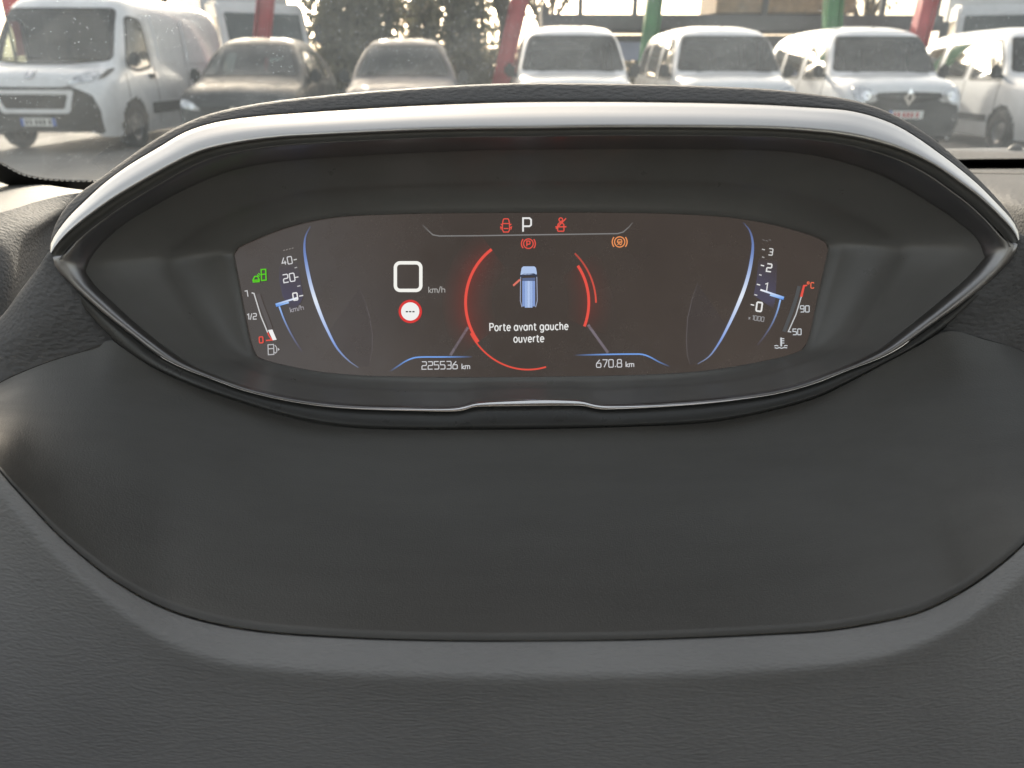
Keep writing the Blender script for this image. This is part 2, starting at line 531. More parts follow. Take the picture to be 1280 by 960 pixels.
# ------------------------------------------------------------------ things drawn on the screen
DL = [0.4128]
class Draw:
    def __init__(s, lift=0.0):
        s.v, s.f, s.c, s.lift = [], [], [], lift
    def pt(s, x, y, col, a):
        s.v.append(U(x, y, DL[0] - s.lift))
        s.c.append((*lin(col), a))
        return len(s.v) - 1
    def line(s, pts, w, col=(225, 225, 225), a=1.0, cols=None, alphas=None, ws=None, closed=False):
        P = [np.array(p, float) for p in pts]
        n = len(P)
        L, Rr = [], []
        for i in range(n):
            pa = P[i - 1] if (i > 0 or closed) else None
            pb = P[(i + 1) % n] if (i < n - 1 or closed) else None
            d1 = (P[i] - pa) if pa is not None else (pb - P[i])
            d2 = (pb - P[i]) if pb is not None else d1
            d1 = d1 / max(np.linalg.norm(d1), 1e-9)
            d2 = d2 / max(np.linalg.norm(d2), 1e-9)
            n1, nn2 = np.array((-d1[1], d1[0])), np.array((-d2[1], d2[0]))
            nm = n1 + nn2
            nm = nm / max(np.linalg.norm(nm), 1e-9)
            k = 1 / max(0.5, float(np.dot(nm, n1)))
            ww = (ws[i] if ws else w) / 2 * k
            c = cols[i] if cols else col
            al = alphas[i] if alphas else a
            L.append(s.pt(*(P[i] + nm * ww), c, al))
            Rr.append(s.pt(*(P[i] - nm * ww), c, al))
        for i in range(n if closed else n - 1):
            j = (i + 1) % n
            s.f.append((L[i], L[j], Rr[j], Rr[i]))
        return s
    def poly(s, pts, col, a=1.0, alphas=None):
        s.f.append(tuple(s.pt(p[0], p[1], col, alphas[i] if alphas else a) for i, p in enumerate(pts)))
        return s
    def disc(s, x, y, r, col, a=1.0, n=40):
        return s.poly([(x + r * math.cos(2 * math.pi * i / n), y + r * math.sin(2 * math.pi * i / n)) for i in range(n)], col, a)
    def arc(s, x, y, r, a0, a1, w, col, a=1.0, n=40, ry=None, alphas=None, closed=False):
        ry = ry or r
        return s.line([(x + r * math.cos(R(a0 + (a1 - a0) * i / n)), y - ry * math.sin(R(a0 + (a1 - a0) * i / n))) for i in range(n + (0 if closed else 1))], w, col, a, closed=closed, alphas=alphas)
    def build(s, name, parent=None):
        me = bpy.data.meshes.new(name)
        me.from_pydata([tuple(v) for v in s.v], [], s.f)
        at = me.color_attributes.new('Col', 'FLOAT_COLOR', 'POINT')
        at.data.foreach_set('color', np.array(s.c, np.float32).ravel())
        me.materials.append(M['display'])
        o = link(bpy.data.objects.new(name, me))
        o.parent = screen
        o.matrix_parent_inverse = Matrix.Translation(cluster.location).inverted() @ Matrix.Identity(4)
        o.matrix_parent_inverse = Matrix.Identity(4)
        return o

GL = {'0': [[(0.08, 1), (.52, 1), (.6, .9), (.6, .1), (.52, 0), (.08, 0), (0, .1), (0, .9), (0.08, 1)]],
      '1': [[(.05, .85), (.32, 1), (.32, 0)]], 'I': [[(.0, 1), (.36, 1), (.36, 0)]],
      '2': [[(0, 1), (.52, 1), (.6, .9), (.6, .6), (.52, .5), (.08, .48), (0, .38), (0, 0), (.6, 0)]],
      '3': [[(0, 1), (.52, 1), (.6, .9), (.6, .58), (.52, .5), (.15, .5)], [(.52, .5), (.6, .42), (.6, .1), (.52, 0), (0, 0)]],
      '4': [[(.36, 1), (0, .28), (.6, .28)], [(.44, .55), (.44, 0)]],
      '5': [[(.58, 1), (0, 1), (0, .56), (.5, .56), (.6, .46), (.6, .1), (.52, 0), (0, 0)]],
      '6': [[(.46, 1), (.05, .55), (0, .4), (0, .1), (.08, 0), (.52, 0), (.6, .1), (.6, .45), (.52, .55), (.06, .55)]],
      '7': [[(0, 1), (.6, 1), (.58, .85), (.2, 0)]],
      '8': [[(.12, 1), (.48, 1), (.56, .9), (.56, .6), (.48, .52), (.12, .52), (.04, .6), (.04, .9), (.12, 1)], [(.12, .52), (0, .42), (0, .1), (.08, 0), (.52, 0), (.6, .1), (.6, .42), (.48, .52)]],
      '9': [[(.58, .5), (.08, .5), (0, .6), (0, .9), (.08, 1), (.52, 1), (.6, .9), (.6, .1), (.52, 0), (.05, 0)]],
      'P': [[(0, 0), (0, 1), (.48, 1), (.6, .88), (.6, .5), (.48, .4), (0, .4)]],
      '/': [[(0, -.05), (.35, 1.05)]], '.': [[(.06, 0), (.06, .16)]], '-': [[(.05, .5), (.35, .5)]],
      'k': [[(0, 0), (0, 1)], [(.45, .62), (.03, .3), (.48, 0)]],
      'm': [[(0, 0), (0, .62), (.7, .62), (.8, .52), (.8, 0)], [(.4, .6), (.4, 0)]],
      'h': [[(0, 0), (0, 1)], [(0, .6), (.42, .6), (.5, .5), (.5, 0)]],
      'C': [[(.55, .85), (.45, 1), (.1, 1), (0, .88), (0, .12), (.1, 0), (.45, 0), (.55, .15)]],
      'o': [[(.06, 1), (.22, 1), (.28, .94), (.28, .72), (.22, .66), (.06, .66), (0, .72), (0, .94), (.06, 1)]],
      'x': [[(0, .5), (.4, 0)], [(0, 0), (.4, .5)]], ' ': []}
ADV = {'1': .55, 'I': .55, '.': .3, ' ': .3, 'm': 1.0, 'k': .62, 'h': .68, '/': .55, '-': .5, 'o': .4}
def text(D, s, x, y, h, w, col=(225, 225, 225), a=1.0, ang=0.0, wide=1.0, shear=0.0):
    """x,y = lower left of the text in picture pixels"""
    ca, sa = math.cos(R(ang)), math.sin(R(ang))
    cx = 0
    for ch in s:
        for stroke in GL[ch]:
            q = []
            for (u, v) in stroke:
                X = (cx + u * wide + shear * v) * h
                Y = v * h
                q.append((x + X * ca - Y * sa, y - X * sa - Y * ca))
            closed = len(q) > 3 and q[0] == q[-1]
            D.line(q[:-1] if closed else q, w, col, a, closed=closed)
        cx += ADV.get(ch, .82) * wide
    return D
W = (232, 232, 230)
G1 = (190, 190, 192)
LB = (120, 165, 235)
RED = (230, 86, 74)
ORA = (238, 150, 92)
def soft(pts, w, col, amax, lift=0.0, D=None, wide=None):
    return D
# central ring warning arcs
CX, CY = 660, 380
d = Draw(0.0004)
def arcp(x, y, rx, ry, a0, a1, n=44):
    return [(x + rx * math.cos(R(a0 + (a1 - a0) * i / n)), y - ry * math.sin(R(a0 + (a1 - a0) * i / n))) for i in range(n + 1)]
P1 = arcp(661, 378, 79, 82, 126, 217)
d.line(P1, 3.5, RED)
P2 = arcp(660, 378, 76, 80, 35, -22)
d.line(P2, 3.4, RED)
P3 = arcp(658, 380, 87, 88, 46, 1)
d.line(P3, 2.2, (225, 88, 74), alphas=[0.5 + 0.4 * i / 44 for i in range(45)])
P4 = arcp(660, 374, 82, 88, 209, 286)
d.line(P4, 2.0, (226, 84, 70))
d.build('warning_ring')
def glow_arc(cx, cy, rx, ry, a0, a1, w_in, w_out, col, amax, name, n=30):
    g = Draw(0.0001)
    idx = []
    K = [(-w_in, 0), (-w_in * .55, .22), (-w_in * .25, .5), (0, 1), (w_out * .25, .5), (w_out * .55, .2), (w_out, 0)]
    for k, (dr, al) in enumerate(K):
        row = []
        for i in range(n + 1):
            an = R(a0 + (a1 - a0) * i / n)
            fade = min(1, 4 * i / n, 4 * (n - i) / n)
            row.append(g.pt(cx + (rx + dr) * math.cos(an), cy - (ry + dr) * math.sin(an), col, amax * al * (0.4 + .6 * fade)))
        idx.append(row)
    for k in range(len(K) - 1):
        for i in range(n):
            g.f.append((idx[k][i], idx[k][i + 1], idx[k + 1][i + 1], idx[k + 1][i]))
    return g.build(name)
glow_arc(661, 378, 79, 82, 126, 217, 34, 30, (170, 50, 42), 0.26, 'ring_glow')
glow_arc(660, 378, 76, 80, 35, -22, 26, 30, (160, 48, 42), 0.20, 'ring_glow')

# car pictogram
d = Draw(0.0004)
d.poly([(652, 335), (654, 333), (668, 333), (670, 335), (671, 341), (671, 343), (650.5, 343.5), (651, 341)], (176, 196, 232))
d.line([(650.5, 346), (655, 343.2), (667, 343), (671, 345.6)], 3, (60, 66, 84))
d.poly([(652.8, 347.5), (669.2, 347), (669, 351), (653, 351.2)], (92, 106, 140))
for i in range(5):
    x0 = 652.8 + i * 3.24
    d.poly([(x0, 351.2), (x0 + 3.1, 351.2), (x0 + 3.1, 384.5 - (1.5 if i in (0, 4) else 0)), (x0, 384.5 - (1.5 if i in (0, 4) else 0))], [(132, 156, 208), (158, 182, 226), (180, 200, 238), (160, 184, 228), (134, 158, 210)][i])
d.line([(650.8, 346), (650.4, 376), (652.5, 384)], 1.0, (170, 180, 205), .8)
d.line([(671, 346), (671.6, 376), (669.5, 384)], 1.0, (170, 180, 205), .8)
d.line([(650, 349.5), (641.5, 357)], 2.4, (222, 120, 104))
d.build('car_pictogram')
# message
def ell(cx, cy, rx, ry, a0, a1, n=14):
    return [(cx + rx * math.cos(R(a0 + (a1 - a0) * i / n)), cy + ry * math.sin(R(a0 + (a1 - a0) * i / n))) for i in range(n + 1)]
XH = .70
O_ = ell(.29, .35, .27, .35, 0, 360, 20)
ARCH = [(.06, .40), (.10, .56), (.18, .67), (.30, .70), (.42, .66), (.49, .56), (.51, .42), (.51, 0)]
GM = {'P': [[(.05, 0), (.05, 1), (.38, 1), (.54, .95), (.61, .82), (.61, .70), (.54, .56), (.38, .50), (.05, .50)]],
      'o': [O_], 'a': [O_, [(.56, .70), (.56, 0)]],
      'g': [O_, [(.56, .70), (.56, -.08), (.50, -.22), (.36, -.29), (.20, -.28), (.07, -.20)]],
      'e': [[(.04, .37), (.56, .37)] + ell(.30, .35, .265, .35, 8, 318, 18)],
      'c': [ell(.30, .35, .27, .35, 48, 312, 16)],
      'r': [[(.06, .70), (.06, 0)], [(.06, .42), (.12, .58), (.22, .68), (.38, .70)]],
      't': [[(.16, .92), (.16, .18), (.20, .06), (.30, 0), (.42, .01)], [(.0, .70), (.40, .70)]],
      'v': [[(.0, .70), (.26, .0), (.52, .70)]],
      'n': [[(.06, .70), (.06, 0)], ARCH], 'h': [[(.06, 1.02), (.06, 0)], ARCH],
      'u': [[(.05, .70), (.05, .28), (.07, .14), (.14, .04), (.26, 0), (.38, .03), (.47, .14), (.50, .28)], [(.50, .70), (.50, 0)]], ' ': []}
GA = {'P': .74, 'o': .70, 'a': .74, 'g': .74, 'e': .70, 'c': .64, 'r': .50, 't': .54, 'v': .64, 'n': .70, 'h': .70, 'u': .70, ' ': .36}
def message(name, s_, xc, y, h, w, width):
    tot = sum(GA[c] for c in s_) - .14
    sx = width / tot
    d = Draw(0.0005)
    cx = xc - width / 2
    ca, sa = math.cos(R(1.0)), math.sin(R(1.0))
    for c in s_:
        for st_ in GM[c]:
            q = []
            for (u, v) in st_:
                X, Y = cx + (u * .90 + .03) * sx - xc, v * h
                q.append((xc + X * ca - Y * sa, y - X * sa - Y * ca))
            cl = len(q) > 8 and abs(q[0][0] - q[-1][0]) < 1e-6 and abs(q[0][1] - q[-1][1]) < 1e-6
            d.line(q[:-1] if cl else q, w, W, closed=cl)
        cx += GA[c] * sx
    return d.build(name)
message('message_text', 'Porte avant gauche', 661, 412.8, 9.2, 1.4, 98.5)
message('message_text', 'ouverte', 661, 427.6, 9.2, 1.4, 38)
# head row
d = Draw(0.0004); text(d, 'P', 653.8, 289.5, 16.8, 2.1, W); d.build('gear_letter')
d = Draw(0.0002)
d.line([(528, 281), (535, 288), (541, 293.5), (549, 295), (600, 294.6), (660, 293.6), (730, 292.6), (772, 292), (779, 290), (786, 284), (791, 278)], 1.5, (150, 150, 150), alphas=[.15, .4, .6, .6, .6, .7, .6, .6, .55, .4, .15])
d.build('header_line')
# door open lamp
d = Draw(0.0004)
d.line([(629, 275), (630, 273.5), (635, 273.5), (636, 275), (636.8, 279), (637, 287), (635.5, 290), (629.5, 290), (628, 287), (628.2, 279)], 1.3, RED, closed=True)
d.line([(628.6, 279.4), (636.6, 279.4)], 1.2, RED)
d.line([(629.6, 285.6), (635.6, 285.6)], 1.2, RED)
for s_ in (-1, 1):
    d.line([(632.6 + s_ * 4, 281.8), (632.6 + s_ * 6.6, 280.0)], 1.3, RED)
    d.line([(632.6 + s_ * 4, 285), (632.6 + s_ * 6.8, 283.6), (632.6 + s_ * 6, 286.8)], 1.3, RED)
d.build('door_lamp')
d = Draw(0.0004)
d.arc(701, 274.6, 2.3, 0, 360, 1.3, RED, n=14, closed=True)
d.line([(697, 288.5), (697.4, 280.5), (699.5, 278.4), (702.6, 278.4), (704.8, 280.5), (705, 288.5)], 1.4, RED)
d.line([(707.5, 273), (695, 286)], 1.4, RED)
d.line([(694.2, 283.6), (708, 283.4)], 1.5, RED)
d.line([(697, 289), (705, 289)], 1.4, RED)
d.build('seatbelt_lamp')
def brake_lamp(name, x, y, r, col, inner):
    d = Draw(0.0004)
    d.arc(x, y, r, 0, 360, 1.3, col, n=26, closed=True)
    d.arc(x, y, r * 1.45, 140, 220, 1.4, col, n=14)
    d.arc(x, y, r * 1.45, -40, 40, 1.4, col, n=14)
    if inner == 'P':
        text(d, 'P', x - 2.0, y + 3.3, 6.6, 1.4, col)
    else:
        d.line([(x - 3, y - .5), (x - 1.8, y - 3), (x + 1.8, y - 3), (x + 3, y - .5)], 1.2, col)
        d.line([(x - 3.4, y + .2), (x + 3.4, y + .2)], 1.4, col)
        d.line([(x - 2.6, y + 3.4), (x - 1, y + 1.6), (x + 1, y + 3.6), (x + 2.8, y + 1.8)], 1.1, col)
    d.build(name)
brake_lamp('parking_brake_lamp', 660.5, 304.6, 6.0, RED, 'P')
brake_lamp('stability_lamp', 774.6, 302.4, 6.4, ORA, 'car')
# speed limit block
def rrect(x0, y0, x1, y1, r, n=6):
    q = []
    for (cx, cy, a0) in ((x1 - r, y0 + r, -90), (x1 - r, y1 - r, 0), (x0 + r, y1 - r, 90), (x0 + r, y0 + r, 180)):
        for i in range(n + 1):
            a = R(a0 + 90 * i / n)
            q.append((cx + r * math.cos(a), cy + r * math.sin(a)))
    return q
d = Draw(0.0004); d.line(rrect(494.2, 328.5, 526, 363, 6), 4.2, (245, 244, 238), closed=True); d.build('speed_readout')
d = Draw(0.0004); text(d, 'km/h', 536, 366, 7.5, 1.0, (170, 168, 165), ang=1); d.build('unit_text')
d = Draw(0.0003)
d.disc(512.8, 389.3, 14.6, (214, 62, 60))
d.build('sign_rim')
d = Draw(0.0005)
d.disc(512.8, 389.3, 11.4, (240, 240, 238))
d.build('sign_face')
d = Draw(0.0007)
for i in range(3):
    d.line([(507.2 + i * 4.1, 389.6), (510 + i * 4.1, 389.6)], 1.6, (30, 30, 30))
d.build('sign_dashes')
# odometers
d = Draw(0.0004); text(d, '225536', 527.5, 461.6, 9.4, 1.15, (205, 205, 208), ang=.8, wide=1.0); text(d, 'km', 577.5, 461.4, 6.8, 1.1, (205, 205, 208), ang=.8); d.build('odometer_reading')
d = Draw(0.0004); text(d, '670.8', 745.6, 459.2, 9.4, 1.15, (205, 205, 208), ang=.8); text(d, 'km', 782.6, 458.8, 6.8, 1.1, (205, 205, 208), ang=.8); d.build('trip_reading')
d = Draw(0.0002)
q = catmull([(487, 464.5), (497, 458), (507, 451.5), (517, 447.4), (525, 446.4), (550, 446.2), (591, 446)], 30)
d.line(q, 1.8, LB, alphas=[min(1, i / 8, (29 - i) / 10) * .95 for i in range(30)])
d.build('odometer_line')
d = Draw(0.0002)
q = catmull([(718, 444), (750, 443.2), (790, 442.6), (803, 443), (812, 446), (824, 452.5), (838, 458.5)], 30)
d.line(q, 1.8, LB, alphas=[min(1, i / 10, (29 - i) / 8) * .95 for i in range(30)])
d.build('trip_line')
d = Draw(0.0001)
d.line([(585, 409), (563, 444)], 3.4, (150, 140, 152), alphas=[.55, .4])
d.build('frame_line')
d = Draw(0.0001)
d.line([(735, 406), (760, 441)], 3.4, (150, 140, 152), alphas=[.55, .4])
d.build('frame_line')
# big blue side curves with haloed blades
def side_curve(pts, name, ws, al):
    d = Draw(0.0003)
    n = 48
    q = catmull(pts, n)
    t = np.linspace(0, 1, n)
    w_ = list(np.interp(t, [0, .25, .5, .8, 1], ws))
    aa = list(np.interp(t, [0, .12, .35, .5, .75, 1], al))
    cc = [tuple(np.array((104, 140, 222)) * (1 - k) + np.array((236, 242, 250)) * k) for k in np.interp(t, [0, .2, .48, .8, 1], [.15, .2, .95, .25, .5])]
    d.line(q, 2, cols=cc, alphas=aa, ws=w_)
    d.build(name)
side_curve([(388, 283), (382, 295), (380.5, 310), (383, 330), (389, 358), (398, 386), (409, 412), (422, 436), (436, 451), (448, 459.5)], 'speed_curve', [1.2, 4.0, 4.6, 2.6, 1.0], [.1, .55, .9, 1, .95, .25])
side_curve([(929, 278), (937, 288), (941, 304), (938.5, 330), (932, 356), (922, 382), (910, 408), (898, 430), (886, 446), (872, 455)], 'rev_curve', [1.2, 4.0, 4.6, 2.6, 1.0], [.1, .5, .9, 1, .95, .25])
d = Draw(0.0001)
d.line([(449, 360), (456, 376), (462, 396), (465.5, 418), (465, 440), (461, 458)], 1.2, (120, 115, 118), alphas=[.1, .3, .4, .4, .3, .1])
d.poly([(449, 360), (456, 376), (462, 396), (465.5, 418), (465, 440), (461, 458), (450, 459), (436, 451), (422, 436), (411, 414)], (70, 68, 74), .12)
d.build('dial_shade')
d = Draw(0.0001)
d.line([(872, 354), (865, 374), (859.5, 398), (858, 424), (859, 444), (863, 456)], 1.2, (120, 115, 118), alphas=[.1, .3, .4, .4, .3, .1])
d.poly([(872, 354), (865, 374), (859.5, 398), (858, 424), (859, 444), (863, 456), (872, 455), (886, 446), (898, 430), (909, 408)], (70, 70, 78), .14)
d.build('dial_shade')
# speed scale
d = Draw(0.0001)
d.poly([(349, 332), (372, 327), (379, 370), (376, 378), (365, 390), (353, 370), (349, 350)], (84, 82, 104), alphas=[.05, .05, .75, .7, .15, .7, .5])
d.build('scale_patch')
d = Draw(0.0003)
text(d, '40', 353, 331.5, 9, 1.2, (212, 212, 214), ang=10, wide=1.0)
text(d, '20', 355, 353.5, 10, 1.3, (226, 226, 228), ang=10, wide=1.0)
text(d, '0', 367, 375.5, 9, 1.6, W, ang=8)
for (x, y, L, a) in ((367, 325, 4, .7), (368.2, 335, 3.2, .5), (368.5, 347, 4.5, .9), (371.5, 358, 4, .6), (374, 370.2, 5, 1)):
    d.line([(x, y), (x + L, y - 1.0)], 1.3, W, a)
for i in range(4):
    d.line([(354 + i * 3.6, 313.5 - i * .9), (356 + i * 3.6, 312.4 - i * .9)], 1.1, (170, 165, 160), .55)
d.build('speed_scale')
d = Draw(0.0003); text(d, 'km/h', 363.5, 390.5, 6.2, .9, (165, 162, 168), ang=12); d.build('unit_text')
d = Draw(0.0005)
d.line([(344.5, 380.5), (372, 372.2)], 2.2, cols=[(130, 175, 240), (245, 247, 250)])
d.line([(345, 382.6), (361, 378)], 2.0, cols=[(96, 150, 232), (170, 205, 250)])
q = catmull([(349, 383), (354.5, 398), (362, 414), (370, 428), (378, 440)], 20)
d.line(q, 2.0, cols=[tuple(np.array((150, 190, 250)) * (1 - i / 19) + np.array((120, 120, 160)) * i / 19) for i in range(20)], alphas=[1 - i / 20 for i in range(20)])
d.build('speed_needle')
# rev scale
d = Draw(0.0001)
d.poly([(948, 322), (972, 326), (971, 345), (969, 375), (967, 386), (955, 378), (942, 369), (946, 348)], (84, 82, 104), alphas=[.05, .05, .4, .75, .1, .7, .75, .6])
d.build('scale_patch')
d = Draw(0.0003)
for ch, x, y, h, w_, a in (('3', 960.5, 318.5, 8.0, 1.3, .75), ('2', 958, 339, 9.6, 1.6, .95), ('1', 955, 363.5, 10, 1.4, .9), ('0', 945, 388.5, 11, 2.0, 1)):
    text(d, ch, x, y, h, w_, W, a, ang=-8, wide=1.0)
for (x, y, L, a) in ((952.5, 311.4, 3.6, .55), (952.5, 321, 3, .4), (951, 331.4, 4.2, 1), (949, 343.2, 3, .7), (946, 355.3, 4.2, 1), (943, 368.2, 3.6, .7), (938.5, 380.6, 4.2, 1)):
    d.line([(x, y), (x + L, y + 1.0)], 1.4, W, a)
for i in range(3):
    d.line([(953 + i * 4, 299.5 + (i % 2)), (956 + i * 4, 300.5 + (i % 2))], 1.0, (150, 150, 150), .4)
d.build('rev_scale')
d = Draw(0.0003); text(d, 'x1000', 935.5, 399, 5.6, .9, (150, 150, 152), ang=-9, wide=.95); d.build('unit_text')
d = Draw(0.0005)
d.line([(950.5, 362.2), (980, 372)], 2.2, cols=[(248, 249, 250), (130, 175, 240)])
d.line([(962.5, 368.6), (979.5, 373.8)], 2.0, cols=[(180, 212, 250), (96, 150, 232)])
q = catmull([(975.5, 374.5), (972, 388), (965.5, 404), (957, 418), (946.5, 432)], 20)
d.line(q, 2.0, cols=[tuple(np.array((150, 190, 250)) * (1 - i / 19) + np.array((110, 110, 140)) * i / 19) for i in range(20)], alphas=[1 - i / 20 for i in range(20)])
d.build('rev_needle')
# fuel gauge
d = Draw(0.0003)
text(d, 'I', 306.8, 371.2, 7.4, 1.2, (205, 205, 206), ang=8, wide=1.2)
text(d, '1/2', 309.0, 399.6, 7.0, 1.2, (205, 205, 206), ang=4, wide=1.0)
text(d, '0', 324.4, 428.6, 7.4, 1.5, RED, ang=3, wide=1.0)
d.line([(314.5, 366), (317.5, 366.8), (326, 395), (334.5, 415.5)], 1.5, (205, 205, 205))
d.line([(334.5, 415.5), (336.5, 420), (340, 425), (332.5, 425.6)], 1.6, RED)
d.line([(322.5, 367.5), (327, 381), (333, 396), (338.4, 411)], 4.8, (96, 92, 92), .9)
d.poly([(335, 412.6), (340.4, 411.8), (345.8, 424.6), (341, 425.4)], (240, 240, 240))
d.build('fuel_gauge')
d = Draw(0.0004)
d.line([(335, 431), (342, 430.6), (342.4, 443), (335.4, 443.4)], 1.2, G1, closed=True)
d.line([(335.2, 436), (342.2, 435.6)], 1.2, G1)
d.line([(343.6, 431.4), (345.6, 434), (346, 439.8), (344.4, 441.4), (343, 440)], 1.1, G1)
d.poly([(347, 434.6), (349.8, 436.8), (347.2, 438.6)], G1)
d.build('fuel_pump_lamp')
GRN = (92, 208, 40)
d = Draw(0.0004)
d.line([(326.4, 337), (332, 336.6), (332.6, 350), (327, 350.6)], 1.5, GRN, closed=True)
d.line([(327, 343), (332.4, 342.6)], 1.4, GRN)
d.line([(316.6, 349), (318.4, 345.6), (322, 345.4), (323.6, 348.6), (323.8, 352), (316.6, 352.4)], 1.5, GRN, closed=True)
d.line([(315.4, 350.4), (325, 350)], 1.4, GRN)
d.line([(321.4, 343), (324.6, 345.6)], 1.1, GRN)
d.line([(323, 341.4), (325.6, 343.8)], 1.1, GRN)
d.build('start_stop_lamp')
# temperature gauge
d = Draw(0.0003)
d.line([(999, 357.6), (996, 370), (989.5, 390), (980, 414.6)], 4.4, (84, 86, 88), .9)
d.line([(1009, 356.6), (1005, 357.2), (1001.6, 371)], 2.6, RED, ws=[1.4, 2.4, 3.0])
d.line([(1001.6, 371), (995, 393), (985.4, 414.4), (989, 415)], 1.4, (196, 198, 200))
text(d, 'o', 1009.2, 360.0, 7.6, 1.1, (236, 110, 80)); text(d, 'C', 1013.6, 360.2, 7.0, 1.2, (236, 110, 80))
text(d, '90', 1000.4, 390, 7.8, 1.2, (196, 200, 204), ang=0, wide=1.0)
text(d, '50', 991.2, 418.4, 7.2, 1.2, (196, 200, 204), ang=0, wide=1.0)
d.build('temperature_gauge')
d = Draw(0.0004)
C_ = (206, 210, 214)
d.line([(976.4, 422), (976.6, 433)], 2.0, C_)
for y in (423.4, 426, 428.8):
    d.line([(977, y), (980.4, y)], 1.1, C_)
d.line([(968, 432.4), (970.4, 431.8), (973, 432.6)], 1.1, C_)
d.line([(980, 432.6), (982, 431.8), (984.4, 432.2)], 1.1, C_)
d.line([(968.4, 434.6), (971.4, 435.4), (974, 434.4), (977, 435.4), (980, 434.4), (984, 434.8)], 1.1, C_)
d.build('coolant_lamp')
for o in screen.children:
    o.matrix_parent_inverse = Matrix.Translation(screen.location).inverted()

# ------------------------------------------------------------------ dashboard
dash = empty('dashboard', U(665, 700, 0.33))
tag(dash, 'dark grained dashboard with a smooth black cowl below the instrument cluster', 'dashboard')
def dchild(o):
    o.parent = dash
    o.matrix_parent_inverse = Matrix.Translation(dash.location).inverted()
    return o
top_pd = [(-46, 512, .350), (0, 479, .372), (25, 467, .371), (62, 452.5, .369), (100, 441, .367), (124, 434, .366), (136, 424, .3655), (152, 434, .366), (190, 459, .369), (240, 482, .374), (300, 503, .379),
          (350, 518.5, .382), (400, 530, .3835), (450, 535.5, .384), (500, 537, .3845), (620, 537, .385), (700, 536, .385), (775, 534, .3845), (850, 531, .384), (900, 526.5, .3835), (950, 517, .382),
          (1020, 498, .378), (1060, 479, .375), (1100, 458, .371), (1147, 433, .368), (1185, 414, .366), (1232, 425, .368), (1280, 440, .372), (1345, 490, .350)]
M_pd = [(-46, 512, .350), (-34, 542, .325), (0, 587, .304), (37, 629, .3005), (75, 669, .2995), (112, 701, .2995), (150, 729, .2998), (200, 756, .301), (250, 773, .300), (320, 786.5, .300), (440, 795.5, .2995), (540, 799, .2995),
        (640, 800, .2995), (800, 798, .2995), (960, 791, .300), (1035, 786, .3005), (1097, 776, .301), (1147, 764, .302), (1185, 747, .3035), (1222, 725, .3015), (1260, 696, .302), (1280, 677, .304), (1325, 620, .318), (1345, 490, .350)]
N_pd = [(-90, 500, .300), (-60, 548, .298), (0, 620, .296), (37, 664, .294), (75, 705, .292), (125, 747, .290), (175, 784, .2885), (207, 806, .288), (257, 826, .2873), (320, 837, .287), (440, 845, .2868), (540, 848, .2865),
        (640, 849, .2865), (800, 847, .2865), (960, 841, .287), (1050, 833, .2873), (1100, 825, .288), (1135, 816, .2885), (1185, 792, .290), (1222, 770, .292), (1260, 742, .294), (1280, 725, .296), (1340, 650, .300), (1390, 500, .31)]
P_pd = [(-420, 640, .29), (-300, 800, .285), (-160, 930, .282), (0, 1030, .280), (200, 1110, .279), (420, 1140, .278), (640, 1150, .278), (860, 1140, .278), (1080, 1110, .279), (1280, 1030, .281), (1440, 930, .284), (1580, 800, .288), (1700, 600, .296)]
nd = 150
tp, mp_, np_, pp = (catmull(q, nd) for q in (top_pd, M_pd, N_pd, P_pd))
def toU(row):
    return [U(*p) for p in row]
def smooth_rows(a, it):
    a = a.copy()
    for _ in range(it):
        a[1:-1] = a[:-2] * .25 + a[1:-1] * .5 + a[2:] * .25
    return a
np_ = smooth_rows(np_, 10)
tp_s = smooth_rows(tp, 60)
groove = 0.25 + 0.75 * np.clip(np.abs(np.linspace(-1, 1, nd)) * 1.6, 0, 1)     # the joint closes up towards the middle
rows = []
for k in range(27):
    t = k / 26
    al_ = min(1.0, t * 5)
    r = (tp * (1 - al_) + tp_s * al_) * (1 - t) + mp_ * t
    # dished: it drops quickly below the cluster, then flattens towards the lip
    sag = 0.010 * math.sin(math.pi * t ** 0.8) * np.clip(np.sin(np.pi * np.linspace(0, 1, nd)), 0, 1) ** 0.4
    r[:, 2] += sag
    rows.append(toU(r))
e = mp_.copy(); e[:, 1] += 1.2; e[:, 2] += 0.0005
rows.append(toU(e))
e = mp_.copy(); e[:, 1] += 1.6 * groove; e[:, 2] += 0.004 * groove
rows.append(toU(e))
dchild(loft('cowl', rows, M['cowl']))
# lip and front face
rows = []
e = mp_.copy(); e[:, 1] -= 6.0; e[:, 2] += 0.012
rows.append(toU(e))
e = mp_.copy(); e[:, 1] += 1.2 * groove; e[:, 2] += 0.0050 * groove
rows.append(toU(e))
e = mp_.copy(); e[:, 1] += 1.2 + 3.0 * groove; e[:, 2] += 0.0006
rows.append(toU(e))
for t in (0.1, 0.3, 0.5, 0.7, 0.85, 0.94):
    r = mp_ * (1 - t) + np_ * t
    rows.append(toU(r))
for t in (0.0, 0.02, 0.045, 0.08, 0.13, 0.2, 0.3, 0.45, 0.6, 0.8, 1.0):
    r = np_ * (1 - t) + pp * t
    r[:, 2] += 0.036 * t ** 0.62
    rows.append(toU(r))
arr = np.array([[tuple(v) for v in r_] for r_ in rows])
for _ in range(5):                       # round the edge of the pad
    q_ = arr.copy()
    for i in range(6, len(arr) - 4):
        q_[i] = arr[i - 1] * .25 + arr[i] * .5 + arr[i + 1] * .25
    arr = q_
dchild(loft('soft_pad', [[Vector(v) for v in r_] for r_ in arr], M['pad']))

